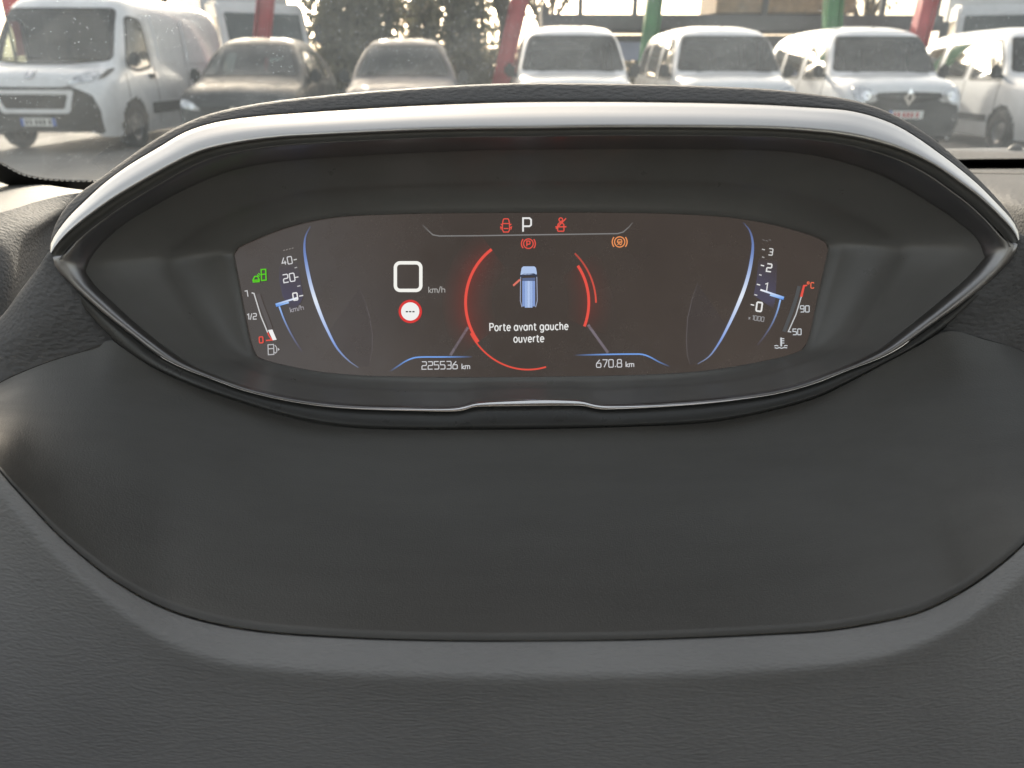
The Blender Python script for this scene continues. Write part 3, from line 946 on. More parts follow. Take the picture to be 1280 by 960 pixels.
def patch(name, rowdefs, mat, n=50, sub=6):
    """rows of (px,py,depth) or (px,py,'z',level) -> smooth sheet"""
    R3 = []
    for row in rowdefs:
        w = [UZ(p[0], p[1], p[3]) if len(p) == 4 else U(*p) for p in row]
        R3.append(catmull(w, n))
    R3 = np.array(R3)
    cols = [catmull(R3[:, j], (len(rowdefs) - 1) * sub + 1) for j in range(n)]
    rows = [[Vector(cols[j][i]) for j in range(n)] for i in range((len(rowdefs) - 1) * sub + 1)]
    return loft(name, rows, mat)
Z = 'z'
# left: sill under the windscreen, grained shoulder, flank
dchild(patch('windscreen_sill', [[(-260, 150, Z, -.112), (-100, 190, Z, -.112), (0, 224, Z, -.112), (60, 236, Z, -.112), (110, 238, Z, -.112), (230, 236, Z, -.112)],
                                [(-260, 300, Z, -.098), (-100, 285, Z, -.098), (0, 269, Z, -.098), (50, 254.5, Z, -.098), (100, 244, Z, -.098), (200, 243, Z, -.098)]], M['sill'], sub=3))
dchild(patch('side_shoulder', [[(-260, 296, Z, -.0962), (-100, 282, Z, -.0962), (0, 265.5, Z, -.0962), (50, 251, Z, -.0962), (100, 241, Z, -.0962), (200, 240, Z, -.0962)],
                              [(-260, 345, Z, -.1062), (-100, 322, Z, -.1062), (0, 297.5, Z, -.1062), (45, 281, Z, -.1062), (82, 264, Z, -.1062), (130, 246, Z, -.1062)],
                              [(-240, 400, .470), (-100, 374, .475), (0, 343, .487), (32, 314, .525), (64, 286, .578), (120, 262, .652)],
                              [(-220, 520, .470), (-80, 480, .475), (0, 430, .485), (40, 385, .52), (80, 350, .57), (140, 330, .62)]], M['leather'], n=70, sub=9))
dchild(patch('side_flank', [[(-190, 560, .44), (-70, 470, .44), (0, 412, .435), (26, 376, .41), (50, 345, .39), (78, 316, .38), (110, 300, .375)],
                           [(-185, 545, .41), (-65, 455, .405), (0, 397, .396), (26, 363, .378), (48, 335, .362), (66, 313, .3515), (100, 300, .357)],
                           [(-180, 552, .395), (-62, 462, .388), (0, 404, .380), (28, 374, .366), (54, 347, .357), (72, 334, .3525), (104, 330, .358)],
                           [(-130, 560, .375), (-56, 490, .378), (0, 442, .375), (30, 416, .366), (66, 390, .359), (88, 372, .3555), (114, 366, .360)],
                           [(-80, 542, .362), (-46, 511, .356), (0, 477.5, .376), (62, 451, .372), (100, 439.5, .3695), (132, 428, .368), (146, 424, .370)]], M['leather'], n=70, sub=9))
# right side
dchild(patch('windscreen_sill', [[(1120, 186.5, Z, -.106), (1200, 185.3, Z, -.106), (1280, 184.2, Z, -.106), (1500, 181, Z, -.106)],
                                [(1120, 189.5, Z, -.104), (1200, 188.3, Z, -.104), (1280, 187, Z, -.104), (1500, 184, Z, -.104)],
                                [(1120, 201, Z, -.104), (1200, 199, Z, -.104), (1280, 198, Z, -.104), (1500, 195, Z, -.104)]], M['leather'], sub=3))
dchild(patch('demister_slot', [[(1120, 201, Z, -.1045), (1200, 199, Z, -.1045), (1280, 198, Z, -.1045), (1500, 195, Z, -.1045)],
                              [(1120, 203, Z, -.125), (1200, 201, Z, -.125), (1280, 200, Z, -.125), (1500, 197, Z, -.125)],
                              [(1120, 214, Z, -.125), (1200, 212.5, Z, -.125), (1280, 212, Z, -.125), (1500, 211, Z, -.125)],
                              [(1120, 213, Z, -.1045), (1200, 211.5, Z, -.1045), (1280, 211, Z, -.1045), (1500, 210, Z, -.1045)]], M['black'], sub=2))
dchild(patch('side_shoulder', [[(1120, 213, Z, -.104), (1200, 211.5, Z, -.104), (1280, 211, Z, -.104), (1500, 210, Z, -.104)],
                              [(1150, 226, Z, -.1045), (1225, 235, Z, -.1045), (1250, 243, Z, -.1045), (1280, 252, Z, -.1045), (1500, 285, Z, -.1045)],
                              [(1190, 250, .722), (1235, 260, .681), (1258, 268, .652), (1282, 276, .626), (1500, 330, .49)],
                              [(1190, 310, .726), (1235, 330, .70), (1260, 345, .67), (1290, 360, .645), (1500, 420, .52)]], M['leather'], n=60, sub=9))
dchild(patch('side_flank', [[(1225, 290, .378), (1262, 298, .38), (1280, 305, .39), (1340, 320, .40), (1460, 360, .42)],
                           [(1235, 285, .358), (1266, 291, .3515), (1280, 296, .353), (1340, 312, .362), (1460, 352, .385)],
                           [(1235, 330, .357), (1266, 310, .3525), (1282, 310, .352), (1340, 328, .358), (1460, 368, .378)],
                           [(1210, 372, .360), (1246, 366, .358), (1282, 372, .364), (1345, 392, .366), (1450, 430, .355)],
                           [(1180, 412, .370), (1208, 418, .3695), (1240, 426, .371), (1280, 439, .376), (1360, 470, .36)]], M['leather'], n=60, sub=9))
# sensor dome on the sill
bm = bmesh.new()
bmesh.ops.create_uvsphere(bm, u_segments=20, v_segments=12, radius=0.0092)
sc_ = UZ(1268.5, 188, -.104)
for v in bm.verts:
    v.co.z *= 0.95
    v.co += sc_
bmesh.ops.delete(bm, geom=[v for v in bm.verts if v.co.z < sc_.z - 0.003], context='VERTS')
dchild(bm_obj('light_sensor', bm, M['rubber'], smooth=True))
# stitching on the right shoulder: single stitches
sv = bmesh.new()
for i in range(40):
    p = 1206 + i * 3.0
    a = UZ(p, 215.2 + (p - 1206) * .02, -.1035)
    b_ = UZ(p + 1.6, 217.0 + (p - 1206) * .02, -.1035)
    dirv = (b_ - a)
    r = 0.0010
    mid = (a + b_) / 2 + Vector((0, 0, 0.0004))
    mm = Matrix.Translation(mid) @ dirv.to_track_quat('X', 'Z').to_matrix().to_4x4() @ Matrix.Diagonal((dirv.length * .5, r, r * .8, 1))
    bmesh.ops.create_uvsphere(sv, u_segments=8, v_segments=6, radius=1.0, matrix=mm)
o = dchild(bm_obj('stitching', sv, M['stitch'], smooth=True))
o['kind'] = 'stuff'

# ------------------------------------------------------------------ windscreen
wsn = empty('windscreen', (0.36, 1.1, CAM_H - 0.11))
tag(wsn, 'dusty sloping windscreen with black printed border above the dashboard', 'windscreen')
def WS(x, t):
    y = 1.13 - 0.60 * (x - 0.36) ** 2
    return Vector((x - (x - 0.36) * 0.12 * t, y - 0.86 * t, CAM_H - 0.11 + 0.50 * t))
rows = [[WS(-0.62 + 1.96 * i / 60, -0.05 + 1.4 * k / 24) for i in range(61)] for k in range(25)]
def wchild(o):
    o.parent = wsn
    o.matrix_parent_inverse = Matrix.Translation(wsn.location).inverted()
    return o
glass = wchild(loft('glass', rows, M['windscreen']))
gb = BVHTree.FromPolygons([tuple(v.co) for v in glass.data.vertices], [tuple(p.vertices) for p in glass.data.polygons])
def on_glass(px, py, lift=0.0015):
    o = Vector((0, 0, CAM_H))
    dv = (U(px, py, 1.0) - o).normalized()
    h = gb.ray_cast(o, dv)
    return (h[0] - dv * lift) if h[0] is not None else None
ft = catmull([(-160, 90), (-90, 150), (-40, 190), (0, 206), (25, 219), (50, 225), (80, 227.5), (115, 228.5), (170, 229)], 110)
fb = catmull([(-160, 215), (-90, 216), (-40, 218), (0, 228), (25, 236.5), (50, 240), (80, 242), (115, 243), (170, 243)], 110)
ra = [on_glass(p[0], p[1] - (2.6 if i % 2 else 0.0)) for i, p in enumerate(ft)]      # toothed fade-out of the print
rb = [on_glass(*p) for p in fb]
ok = [i for i in range(110) if ra[i] is not None and rb[i] is not None]
if len(ok) > 5:
    ra, rb = [ra[i] for i in ok], [rb[i] for i in ok]
    wchild(loft('printed_border', [ra, [(a + b_) / 2 for a, b_ in zip(ra, rb)], rb], M['black']))
    bm = bmesh.new()
    ftd = catmull([(-30, 193), (0, 206), (25, 219), (50, 225), (80, 227.5), (115, 228.5), (170, 229)], 56)
    for row, (dy, r) in enumerate(((-0.6, .0017), (-2.6, .0012))):
        for i in range(56):
            p = ftd[i]
            c = on_glass(p[0] + (1.8 if row % 2 else 0), p[1] + dy, 0.0012)
            if c is None:
                continue
            mm = Matrix.Translation(c) @ (Vector((0, -.5, -.86))).to_track_quat('Z', 'Y').to_matrix().to_4x4()
            bmesh.ops.create_circle(bm, cap_ends=True, segments=8, radius=r, matrix=mm)
    o = wchild(bm_obj('border_dots', bm, M['black']))
    o['kind'] = 'stuff'

# ------------------------------------------------------------------ the rest of the cabin that shades the dash
XC = 0.36
def roof_pt(u, v, dz):
    x = XC + (u - .5) * 1.26
    y = -0.05 - 1.15 * v
    return Vector((x, y, CAM_H + 0.565 + 0.03 * math.sin(math.pi * min(1, v * .8 + .1)) - 0.09 * (2 * u - 1) ** 2 - .26 * v ** 2 + dz))
rf = empty('car_roof', (XC, -.6, CAM_H + .38))
rf['kind'] = 'structure'
def rchild(o):
    o.parent = rf
    o.matrix_parent_inverse = Matrix.Translation(rf.location).inverted()
    return o
rchild(loft('headliner', [[roof_pt(i / 20, k / 20, 0) for i in range(21)] for k in range(21)], M['liner']))
rchild(loft('roof_skin', [[roof_pt(i / 20, k / 20, .03) for i in range(21)] for k in range(21)], plain('roof_paint', (.12, .12, .13), .3, var=.05)))
tub = empty('car_cabin', (XC, -.5, .3))
tub['kind'] = 'structure'
M['carpet'] = plain('cabin_carpet', (0.05, 0.05, 0.05), 0.95, var=0.15, vscale=30)
M['seat_dark'] = plain('seat_upholstery', (0.05, 0.05, 0.052), 0.85, var=0.15, vscale=20)
def tbox(name, c, size, rx=0.0, bev=.03, mat=None):
    bm = bmesh.new()
    bmesh.ops.create_cube(bm, size=1, matrix=Matrix.Translation(c) @ Matrix.Rotation(rx, 4, 'X') @ Matrix.Diagonal((*size, 1)))
    bmesh.ops.bevel(bm, geom=bm.edges[:], offset=bev, segments=2, affect='EDGES')
    o = bm_obj(name, bm, mat or M['seat_dark'])
    o.parent = tub
    o.matrix_parent_inverse = Matrix.Translation(tub.location).inverted()
    return o
tbox('floor', (XC, -.45, .32), (1.5, 2.9, .06), mat=M['carpet'])
tbox('bulkhead', (XC, .92, .66), (1.5, .06, .72), mat=M['carpet'])
for sx in (-1, 1):
    tbox('door_card', (XC + sx * .79, -.45, .68), (.10, 2.9, .74), mat=M['seat_dark'])
for x_ in (0.0, .72):
    tbox('seat_back', (x_, -.66, CAM_H - .36), (.52, .16, .74), R(-14), .06)
    tbox('head_rest', (x_, -.78, CAM_H + .10), (.27, .11, .19), R(-14), .04)
    tbox('seat_cushion', (x_, -.40, CAM_H - .72), (.52, .52, .16), R(4), .06)
tbox('rear_seat', (XC, -1.5, CAM_H - .40), (1.35, .18, .8), R(-14), .06)

# ================================================================== OUTSIDE
def asphalt():
    m, nt, b = new_mat('worn_asphalt')
    v = texco(nt)
    f = noise(nt, v, 0.35, 6, 0.65)
    g = noise(nt, v, 60, 4, 0.7)
    c1 = ramp(nt, f, [(0.35, (0.10, 0.098, 0.092)), (0.62, (0.17, 0.165, 0.155))])
    c2 = ramp(nt, g, [(0.35, 0.7), (0.7, 1.15)])
    mxc = nt.nodes.new('ShaderNodeMixRGB')
    mxc.blend_type = 'MULTIPLY'
    mxc.inputs[0].default_value = 1
    nt.links.new(c1, mxc.inputs[1])
    nt.links.new(c2, mxc.inputs[2])
    nt.links.new(mxc.outputs[0], b.inputs['Base Color'])
    b.inputs['Roughness'].default_value = 0.85
    bump(nt, g, 0.4, 0.01, b)
    return m
M['asphalt'] = asphalt()
gr = mesh_obj('ground', [(-300, -60, 0), (300, -60, 0), (300, 400, 0), (-300, 400, 0)], [(0, 1, 2, 3)], M['asphalt'], smooth=False)
tag(gr, 'worn grey asphalt of the parking area outside', None, kind='structure')

def paint(name, col, rough=0.28, metal=0.0, coat=0.6):
    m, nt, b = new_mat(name)
    v = texco(nt)
    dirt = noise(nt, v, 3.5, 6, 0.7)
    c = ramp(nt, dirt, [(0.35, tuple(x * 0.86 for x in col)), (0.65, col)])
    nt.links.new(c, b.inputs['Base Color'])
    b.inputs['Metallic'].default_value = metal
    nt.links.new(ramp(nt, dirt, [(0.3, rough * 1.5), (0.7, rough)]), b.inputs['Roughness'])
    b.inputs['Coat Weight'].default_value = coat
    b.inputs['Coat Roughness'].default_value = 0.08
    return m
M['white_paint'] = paint('white_car_paint', (0.76, 0.77, 0.79))
M['dark_paint'] = paint('dark_grey_car_paint', (0.024, 0.026, 0.028), 0.42, coat=0.08)
M['blue_paint'] = paint('navy_car_paint', (0.022, 0.028, 0.055), 0.42, coat=0.08)
M['grey_plastic'] = plain('grey_bumper_plastic', (0.038, 0.039, 0.039), 0.6, var=0.2, vscale=8)
M['cabin'] = plain('cabin_lining', (0.05, 0.05, 0.05), 0.8, var=0.15)
M['seat_cloth'] = plain('seat_cloth', (0.07, 0.07, 0.075), 0.9, var=0.2, vscale=20)
M['tyre'] = plain('tyre_rubber', (0.025, 0.025, 0.025), 0.8, var=0.2, vscale=20)
M['rim'] = plain('wheel_rim', (0.32, 0.32, 0.33), 0.4, 0.8, var=0.1, vscale=20)
M['chrome'] = plain('bright_chrome', (0.75, 0.75, 0.76), 0.12, 1.0, var=0.03)
M['plate'] = plain('plate_white', (0.74, 0.74, 0.72), 0.45, var=0.05)
M['plate_blue'] = plain('plate_blue', (0.05, 0.12, 0.45), 0.45, var=0.05)
M['ink'] = plain('plate_ink', (0.02, 0.02, 0.02), 0.5, var=0.05)
def car_glass():
    m = bpy.data.materials.new('car_window_glass')
    m.use_nodes = True
    nt = m.node_tree
    nt.nodes.clear()
    ou = nt.nodes.new('ShaderNodeOutputMaterial')
    tr = nt.nodes.new('ShaderNodeBsdfTransparent')
    tr.inputs[0].default_value = (0.50, 0.56, 0.54, 1)
    gl = nt.nodes.new('ShaderNodeBsdfGlossy')
    gl.inputs['Roughness'].default_value = 0.05
    fr = nt.nodes.new('ShaderNodeFresnel')
    fr.inputs[0].default_value = 1.6
    mx = nt.nodes.new('ShaderNodeMixShader')
    nt.links.new(fr.outputs[0], mx.inputs[0])
    nt.links.new(tr.outputs[0], mx.inputs[1])
    nt.links.new(gl.outputs[0], mx.inputs[2])
    df = nt.nodes.new('ShaderNodeBsdfDiffuse')
    df.inputs[0].default_value = (0.5, 0.5, 0.47, 1)
    m2 = nt.nodes.new('ShaderNodeMixShader')
    nt.links.new(ramp(nt, noise(nt, texco(nt), 4, 6, .7), [(0.35, 0.05), (0.7, 0.16)]), m2.inputs[0])
    nt.links.new(mx.outputs[0], m2.inputs[1])
    nt.links.new(df.outputs[0], m2.inputs[2])
    nt.links.new(m2.outputs[0], ou.inputs[0])
    return m
M['car_glass'] = car_glass()
def lamp_glass():
    m, nt, b = new_mat('headlamp_lens')
    b.inputs['Base Color'].default_value = (0.62, 0.64, 0.66, 1)
    nt.links.new(ramp(nt, noise(nt, texco(nt), 14, 4), [(0.35, (0.35, 0.36, 0.38)), (0.65, (0.8, 0.82, 0.84))]), b.inputs['Base Color'])
    b.inputs['Roughness'].default_value = 0.12
    b.inputs['Metallic'].default_value = 0.5
    b.inputs['Coat Weight'].default_value = 1.0
    return m
M['lamp'] = lamp_glass()
M['amber'] = plain('amber_lens', (0.7, 0.3, 0.05), 0.2, var=0.05)

def in_poly(p, poly):
    x, y = p
    r = False
    j = len(poly) - 1
    for i in range(len(poly)):
        xi, yi = poly[i]
        xj, yj = poly[j]
        if (yi > y) != (yj > y) and x < (xj - xi) * (y - yi) / (yj - yi) + xi:
            r = not r
        j = i
    return r

def round_poly(poly, r=0.05, n=4):
    out = []
    m = len(poly)
    for i in range(m):
        p, a, c = Vector(poly[i]), Vector(poly[i - 1]), Vector(poly[(i + 1) % m])
        ra = min(r, (a - p).length * .45)
        rc = min(r, (c - p).length * .45)
        s, e = p + (a - p).normalized() * ra, p + (c - p).normalized() * rc
        for k in range(n + 1):
            t = k / n
            out.append(tuple(s * (1 - t) ** 2 + p * 2 * t * (1 - t) + e * t * t))
    return out

class Car:
    """y runs from the nose (0) to the tail, x to the car's left as seen from the front-right picture side, z up"""
    def __init__(s, name, stations, paint_mat, wins, wheels, wr):
        s.root = empty(name)
        NP = 40
        st = np.array([[y] + [c for p in sec for c in p] for y, sec in stations], float)
        dense = catmull(st, 96)
        half = []
        for r in dense:
            pts = [(r[1 + 2 * k], r[2 + 2 * k]) for k in range((len(r) - 1) // 2)]
            half.append(catmull(pts, NP))
        ny = len(dense)
        verts, nx = [], 2 * NP - 1
        for j in range(ny):
            h = half[j]
            row = [(h[i][0], dense[j][0], h[i][1]) for i in range(NP)] + [(-h[i][0], dense[j][0], h[i][1]) for i in range(NP - 2, -1, -1)]
            verts += row
        faces = [(j * nx + i, j * nx + i + 1, (j + 1) * nx + i + 1, (j + 1) * nx + i) for j in range(ny - 1) for i in range(nx - 1)]
        caps = [tuple(range(nx))[::-1], tuple((ny - 1) * nx + i for i in range(nx))]
        s.bvh = BVHTree.FromPolygons(verts, faces + caps)
        V = np.array(verts)
        keep, keep_in = [], []
        for f in faces:
            c = V[list(f)].mean(0)
            e1, e2 = V[f[1]] - V[f[0]], V[f[3]] - V[f[0]]
            nrm = np.cross(e1, e2)
            nrm /= max(np.linalg.norm(nrm), 1e-9)
            hole = False
            for side, poly in wins:
                if side == 'front' and c[1] < 2.0 and abs(nrm[1]) > 0.25 and in_poly((c[0], c[2]), poly):
                    hole = True
                if side == 'rear' and c[1] > st[-1][0] - 0.7 and abs(nrm[1]) > 0.25 and in_poly((c[0], c[2]), poly):
                    hole = True
                if side == 'side' and abs(nrm[0]) > 0.4 and in_poly((c[1], c[2]), poly):
                    hole = True
            arch = any((c[1] - wy) ** 2 + (c[2] - wr) ** 2 < (wr + 0.06) ** 2 and abs(c[0]) > 0.45 for wy in wheels)
            if not hole:
                keep_in.append(f)
                if not arch:
                    keep.append(f)
        s.body = mesh_obj('body', verts, keep + caps, paint_mat, s.root)
        # inner lining 35 mm inside
        me = bpy.data.meshes.new('tmp')
        me.from_pydata(verts, [], faces)
        nor = np.zeros(len(verts) * 3, np.float32)
        me.vertices.foreach_get('normal', nor)
        nor = nor.reshape(-1, 3)
        ctr = np.array([0, (st[0][0] + st[-1][0]) / 2, 0.9])
        sgn = np.sign(((V - ctr) * nor).sum(1).mean())
        Vi = V - nor * sgn * 0.04
        bpy.data.meshes.remove(me)
        mesh_obj('cabin_lining', [tuple(v) for v in Vi], keep_in, M['cabin'], s.root)
        for side, poly in wins:
            s.window(side, poly)
        for wy in wheels:
            for sx in (-1, 1):
                s.wheel(sx * (max(p[0] for p in half[int(ny * .5)]) - 0.12), wy, wr)
    def cast(s, a, b_, side, off):
        if side == 'front':
            h = s.bvh.ray_cast(Vector((a, -3, b_)), Vector((0, 1, 0)))
        elif side == 'rear':
            h = s.bvh.ray_cast(Vector((a, 12, b_)), Vector((0, -1, 0)))
        elif side == 'left':
            h = s.bvh.ray_cast(Vector((-4, a, b_)), Vector((1, 0, 0)))
        else:
            h = s.bvh.ray_cast(Vector((4, a, b_)), Vector((-1, 0, 0)))
        if h[0] is None:
            q = {'front': Vector((a, 0, b_)), 'rear': Vector((a, 6, b_)), 'left': Vector((-1, a, b_)), 'right': Vector((1, a, b_))}[side]
            n = s.bvh.find_nearest(q)
            return n[0]
        dv = {'front': Vector((0, -1, 0)), 'rear': Vector((0, 1, 0)), 'left': Vector((-1, 0, 0)), 'right': Vector((1, 0, 0))}[side]
        nn = h[1] if h[1].dot(dv) > 0 else -h[1]
        return h[0] + nn * off
    def patch(s, name, poly, side, mat, off=0.006, thick=0.02, parent=None, seg=0.07, smooth=True, hole=None):
        bm = bmesh.new()
        if hole is None:
            vs = [bm.verts.new((p[0], p[1], 0)) for p in poly]
            bm.faces.new(vs)
        else:
            a = [bm.verts.new((p[0], p[1], 0)) for p in poly]
            b_ = [bm.verts.new((p[0], p[1], 0)) for p in hole]
            for i in range(len(a)):
                j = (i + 1) % len(a)
                bm.faces.new((a[i], a[j], b_[j], b_[i]))
        if hole is None:
            bmesh.ops.triangulate(bm, faces=bm.faces[:])
        for _ in range(6):
            long = [e for e in bm.edges if e.calc_length() > seg * 1.6]
            if not long:
                break
            bmesh.ops.subdivide_edges(bm, edges=long, cuts=1)
            bmesh.ops.triangulate(bm, faces=bm.faces[:])
        bmesh.ops.recalc_face_normals(bm, faces=bm.faces[:])
        top = {}
        for v in bm.verts:
            top[v] = s.cast(v.co.x, v.co.y, side, off)
        for v in bm.verts:
            v.co = top[v]
        if thick:
            ret = bmesh.ops.extrude_face_region(bm, geom=bm.faces[:])
            dv = {'front': Vector((0, 1, 0)), 'rear': Vector((0, -1, 0)), 'left': Vector((1, 0, 0)), 'right': Vector((-1, 0, 0))}[side]
            for v in [g for g in ret['geom'] if isinstance(g, bmesh.types.BMVert)]:
                v.co += dv * thick
        bmesh.ops.recalc_face_normals(bm, faces=bm.faces[:])
        return bm_obj(name, bm, mat, parent or s.root, smooth=False)
    def window(s, side, poly):
        for sd in ((('left', 'right') if side == 'side' else (side,))):
            P = poly
            c = Vector((sum(p[0] for p in P) / len(P), sum(p[1] for p in P) / len(P)))
            big = [tuple(c + (Vector(p) - c) * (1 + 0.03 / max((Vector(p) - c).length, .1))) for p in P]
            sml = [tuple(c + (Vector(p) - c) * (1 - 0.022 / max((Vector(p) - c).length, .1))) for p in P]
            w = s.patch('windscreen' if side == 'front' else 'window', P, sd, M['car_glass'], 0.004, 0.0, seg=0.12)
            w.data.polygons.foreach_set('use_smooth', [True] * len(w.data.polygons))
            s.patch('seal', big, sd, M['rubber'], 0.006, 0.01, parent=w, hole=sml)
    def wheel(s, x, y, r):
        bm = bmesh.new()
        n = 28
        prof = [(r * .62, .10), (r * .9, .105), (r * .98, .08), (r, .04), (r, -.04), (r * .98, -.08), (r * .9, -.105), (r * .62, -.10)]
        R_ = [[bm.verts.new((x + q[1], y + q[0] * math.cos(2 * math.pi * k / n), r + q[0] * math.sin(2 * math.pi * k / n))) for k in range(n)] for q in prof]
        for i in range(len(prof) - 1):
            for k in range(n):
                bm.faces.new((R_[i][k], R_[i][(k + 1) % n], R_[i + 1][(k + 1) % n], R_[i + 1][k]))
        w = bm_obj('wheel', bm, M['tyre'], s.root, smooth=True)
        bm = bmesh.new()
        sx = 1 if x > 0 else -1
        for k in range(n):
            pass
        hub = [bm.verts.new((x + sx * .07, y + r * .62 * math.cos(2 * math.pi * k / n), r + r * .62 * math.sin(2 * math.pi * k / n))) for k in range(n)]
        mid = [bm.verts.new((x + sx * .045, y + r * .5 * math.cos(2 * math.pi * k / n), r + r * .5 * math.sin(2 * math.pi * k / n))) for k in range(n)]
        cc = bm.verts.new((x + sx * .075, y, r))
        for k in range(n):
            bm.faces.new((hub[k], hub[(k + 1) % n], mid[(k + 1) % n], mid[k]))
            bm.faces.new((mid[k], mid[(k + 1) % n], cc))
        bm_obj('rim', bm, M['rim'], w, smooth=False)
    def box(s, name, c, size, mat, bev=0.03, parent=None, rx=0.0):
        bm = bmesh.new()
        bmesh.ops.create_cube(bm, size=1, matrix=Matrix.Translation(c) @ Matrix.Rotation(rx, 4, 'X') @ Matrix.Diagonal((*size, 1)))
        bmesh.ops.bevel(bm, geom=bm.edges[:], offset=bev, segments=2, affect='EDGES')
        return bm_obj(name, bm, mat, parent or s.root)
    def seats(s, y, z, xs=(-.38, .38), h=.62):
        for x in xs:
            b_ = s.box('seat', (x, y, z + h / 2), (.46, .14, h), M['seat_cloth'], .05, rx=R(12))
            s.box('headrest', (x, y + .08, z + h + .12), (.26, .10, .18), M['seat_cloth'], .04, parent=b_)
    def mirrors(s, y, z, x, mat):
        for sx in (-1, 1):
            w = s.box('door_mirror', (sx * (x + .11), y, z), (.17, .11, .20), mat, .04)
            s.box('mirror_arm', (sx * (x + .01), y, z - .07), (.12, .06, .05), mat, .015, parent=w)
    def plate(s, z, y_off=0.012, red=False):
        p = s.patch('number_plate', [(-.26, z - .055), (.26, z - .055), (.26, z + .055), (-.26, z + .055)], 'front', M['plate'], 0.022, .02)
        for sx in ((-1, 1) if not red else (-1,)):
            s.patch('plate_band', [(sx * .258, z - .054), (sx * .215, z - .054), (sx * .215, z + .054), (sx * .258, z + .054)], 'front', M['plate_blue'], 0.026, .004, parent=p)
        for k, x in enumerate((-.17, -.11, -.03, .03, .09, .17)):
            s.patch('plate_character', [(x - .018, z - .035), (x + .018, z - .035), (x + .018, z + .035), (x - .018, z + .035)], 'front', M['ink'] if not red else M['red_ink'], 0.025, .003, parent=p)

M['red_ink'] = plain('plate_red_ink', (0.5, 0.05, 0.05), 0.5, var=0.05)
def copy_tree(o, parent=None):
    c = o.copy()
    link(c, parent)
    for ch in list(o.children):
        copy_tree(ch, c)
    return c
def place(root, X, Y, yaw):
    """front of the vehicle at (X, Y), facing the camera"""
    root.location = (X, Y, 0)
    root.rotation_euler = (0, 0, R(yaw))

def sec(*p):
    return list(p)
# --- compact high-roof van
K_st = [(0.00, sec((.66, .27), (.75, .48), (.72, .74), (.54, .87), (.28, .91), (0, .92))),
        (0.06, sec((.76, .22), (.83, .48), (.80, .80), (.63, .94), (.33, .975), (0, .985))),
        (0.20, sec((.81, .20), (.875, .50), (.86, .87), (.71, 1.0), (.38, 1.035), (0, 1.05))),
        (0.45, sec((.84, .19), (.90, .52), (.89, .93), (.77, 1.05), (.42, 1.09), (0, 1.105))),
        (0.78, sec((.855, .19), (.912, .53), (.902, .98), (.80, 1.09), (.44, 1.14), (0, 1.16))),
        (1.05, sec((.86, .19), (.915, .54), (.908, 1.00), (.765, 1.34), (.44, 1.40), (0, 1.42))),
        (1.36, sec((.86, .19), (.915, .54), (.910, 1.02), (.72, 1.62), (.45, 1.69), (0, 1.71))),
        (1.75, sec((.86, .19), (.915, .54), (.910, 1.03), (.71, 1.71), (.45, 1.79), (0, 1.81))),
        (2.6, sec((.86, .19), (.915, .54), (.910, 1.04), (.72, 1.73), (.45, 1.81), (0, 1.83))),
        (3.7, sec((.86, .22), (.912, .54), (.905, 1.04), (.70, 1.69), (.44, 1.77), (0, 1.79))),
        (4.08, sec((.84, .27), (.895, .54), (.885, 1.04), (.67, 1.60), (.42, 1.69), (0, 1.71))),
        (4.2, sec((.80, .32), (.86, .54), (.85, 1.04), (.64, 1.50), (.40, 1.58), (0, 1.60)))]
k_ws = round_poly([(-.80, 1.16), (.80, 1.16), (.66, 1.65), (-.66, 1.65)], .07)
k_side1 = round_poly([(1.02, 1.04), (1.95, 1.04), (1.88, 1.60), (1.50, 1.62), (1.22, 1.36)], .08)
k_side2 = round_poly([(2.12, 1.05), (2.95, 1.06), (2.92, 1.58), (2.10, 1.60)], .08)
k_side3 = round_poly([(3.10, 1.08), (3.75, 1.10), (3.66, 1.52), (3.08, 1.57)], .08)
k_rear = round_poly([(-.62, 1.08), (.62, 1.08), (.54, 1.48), (-.54, 1.48)], .07)
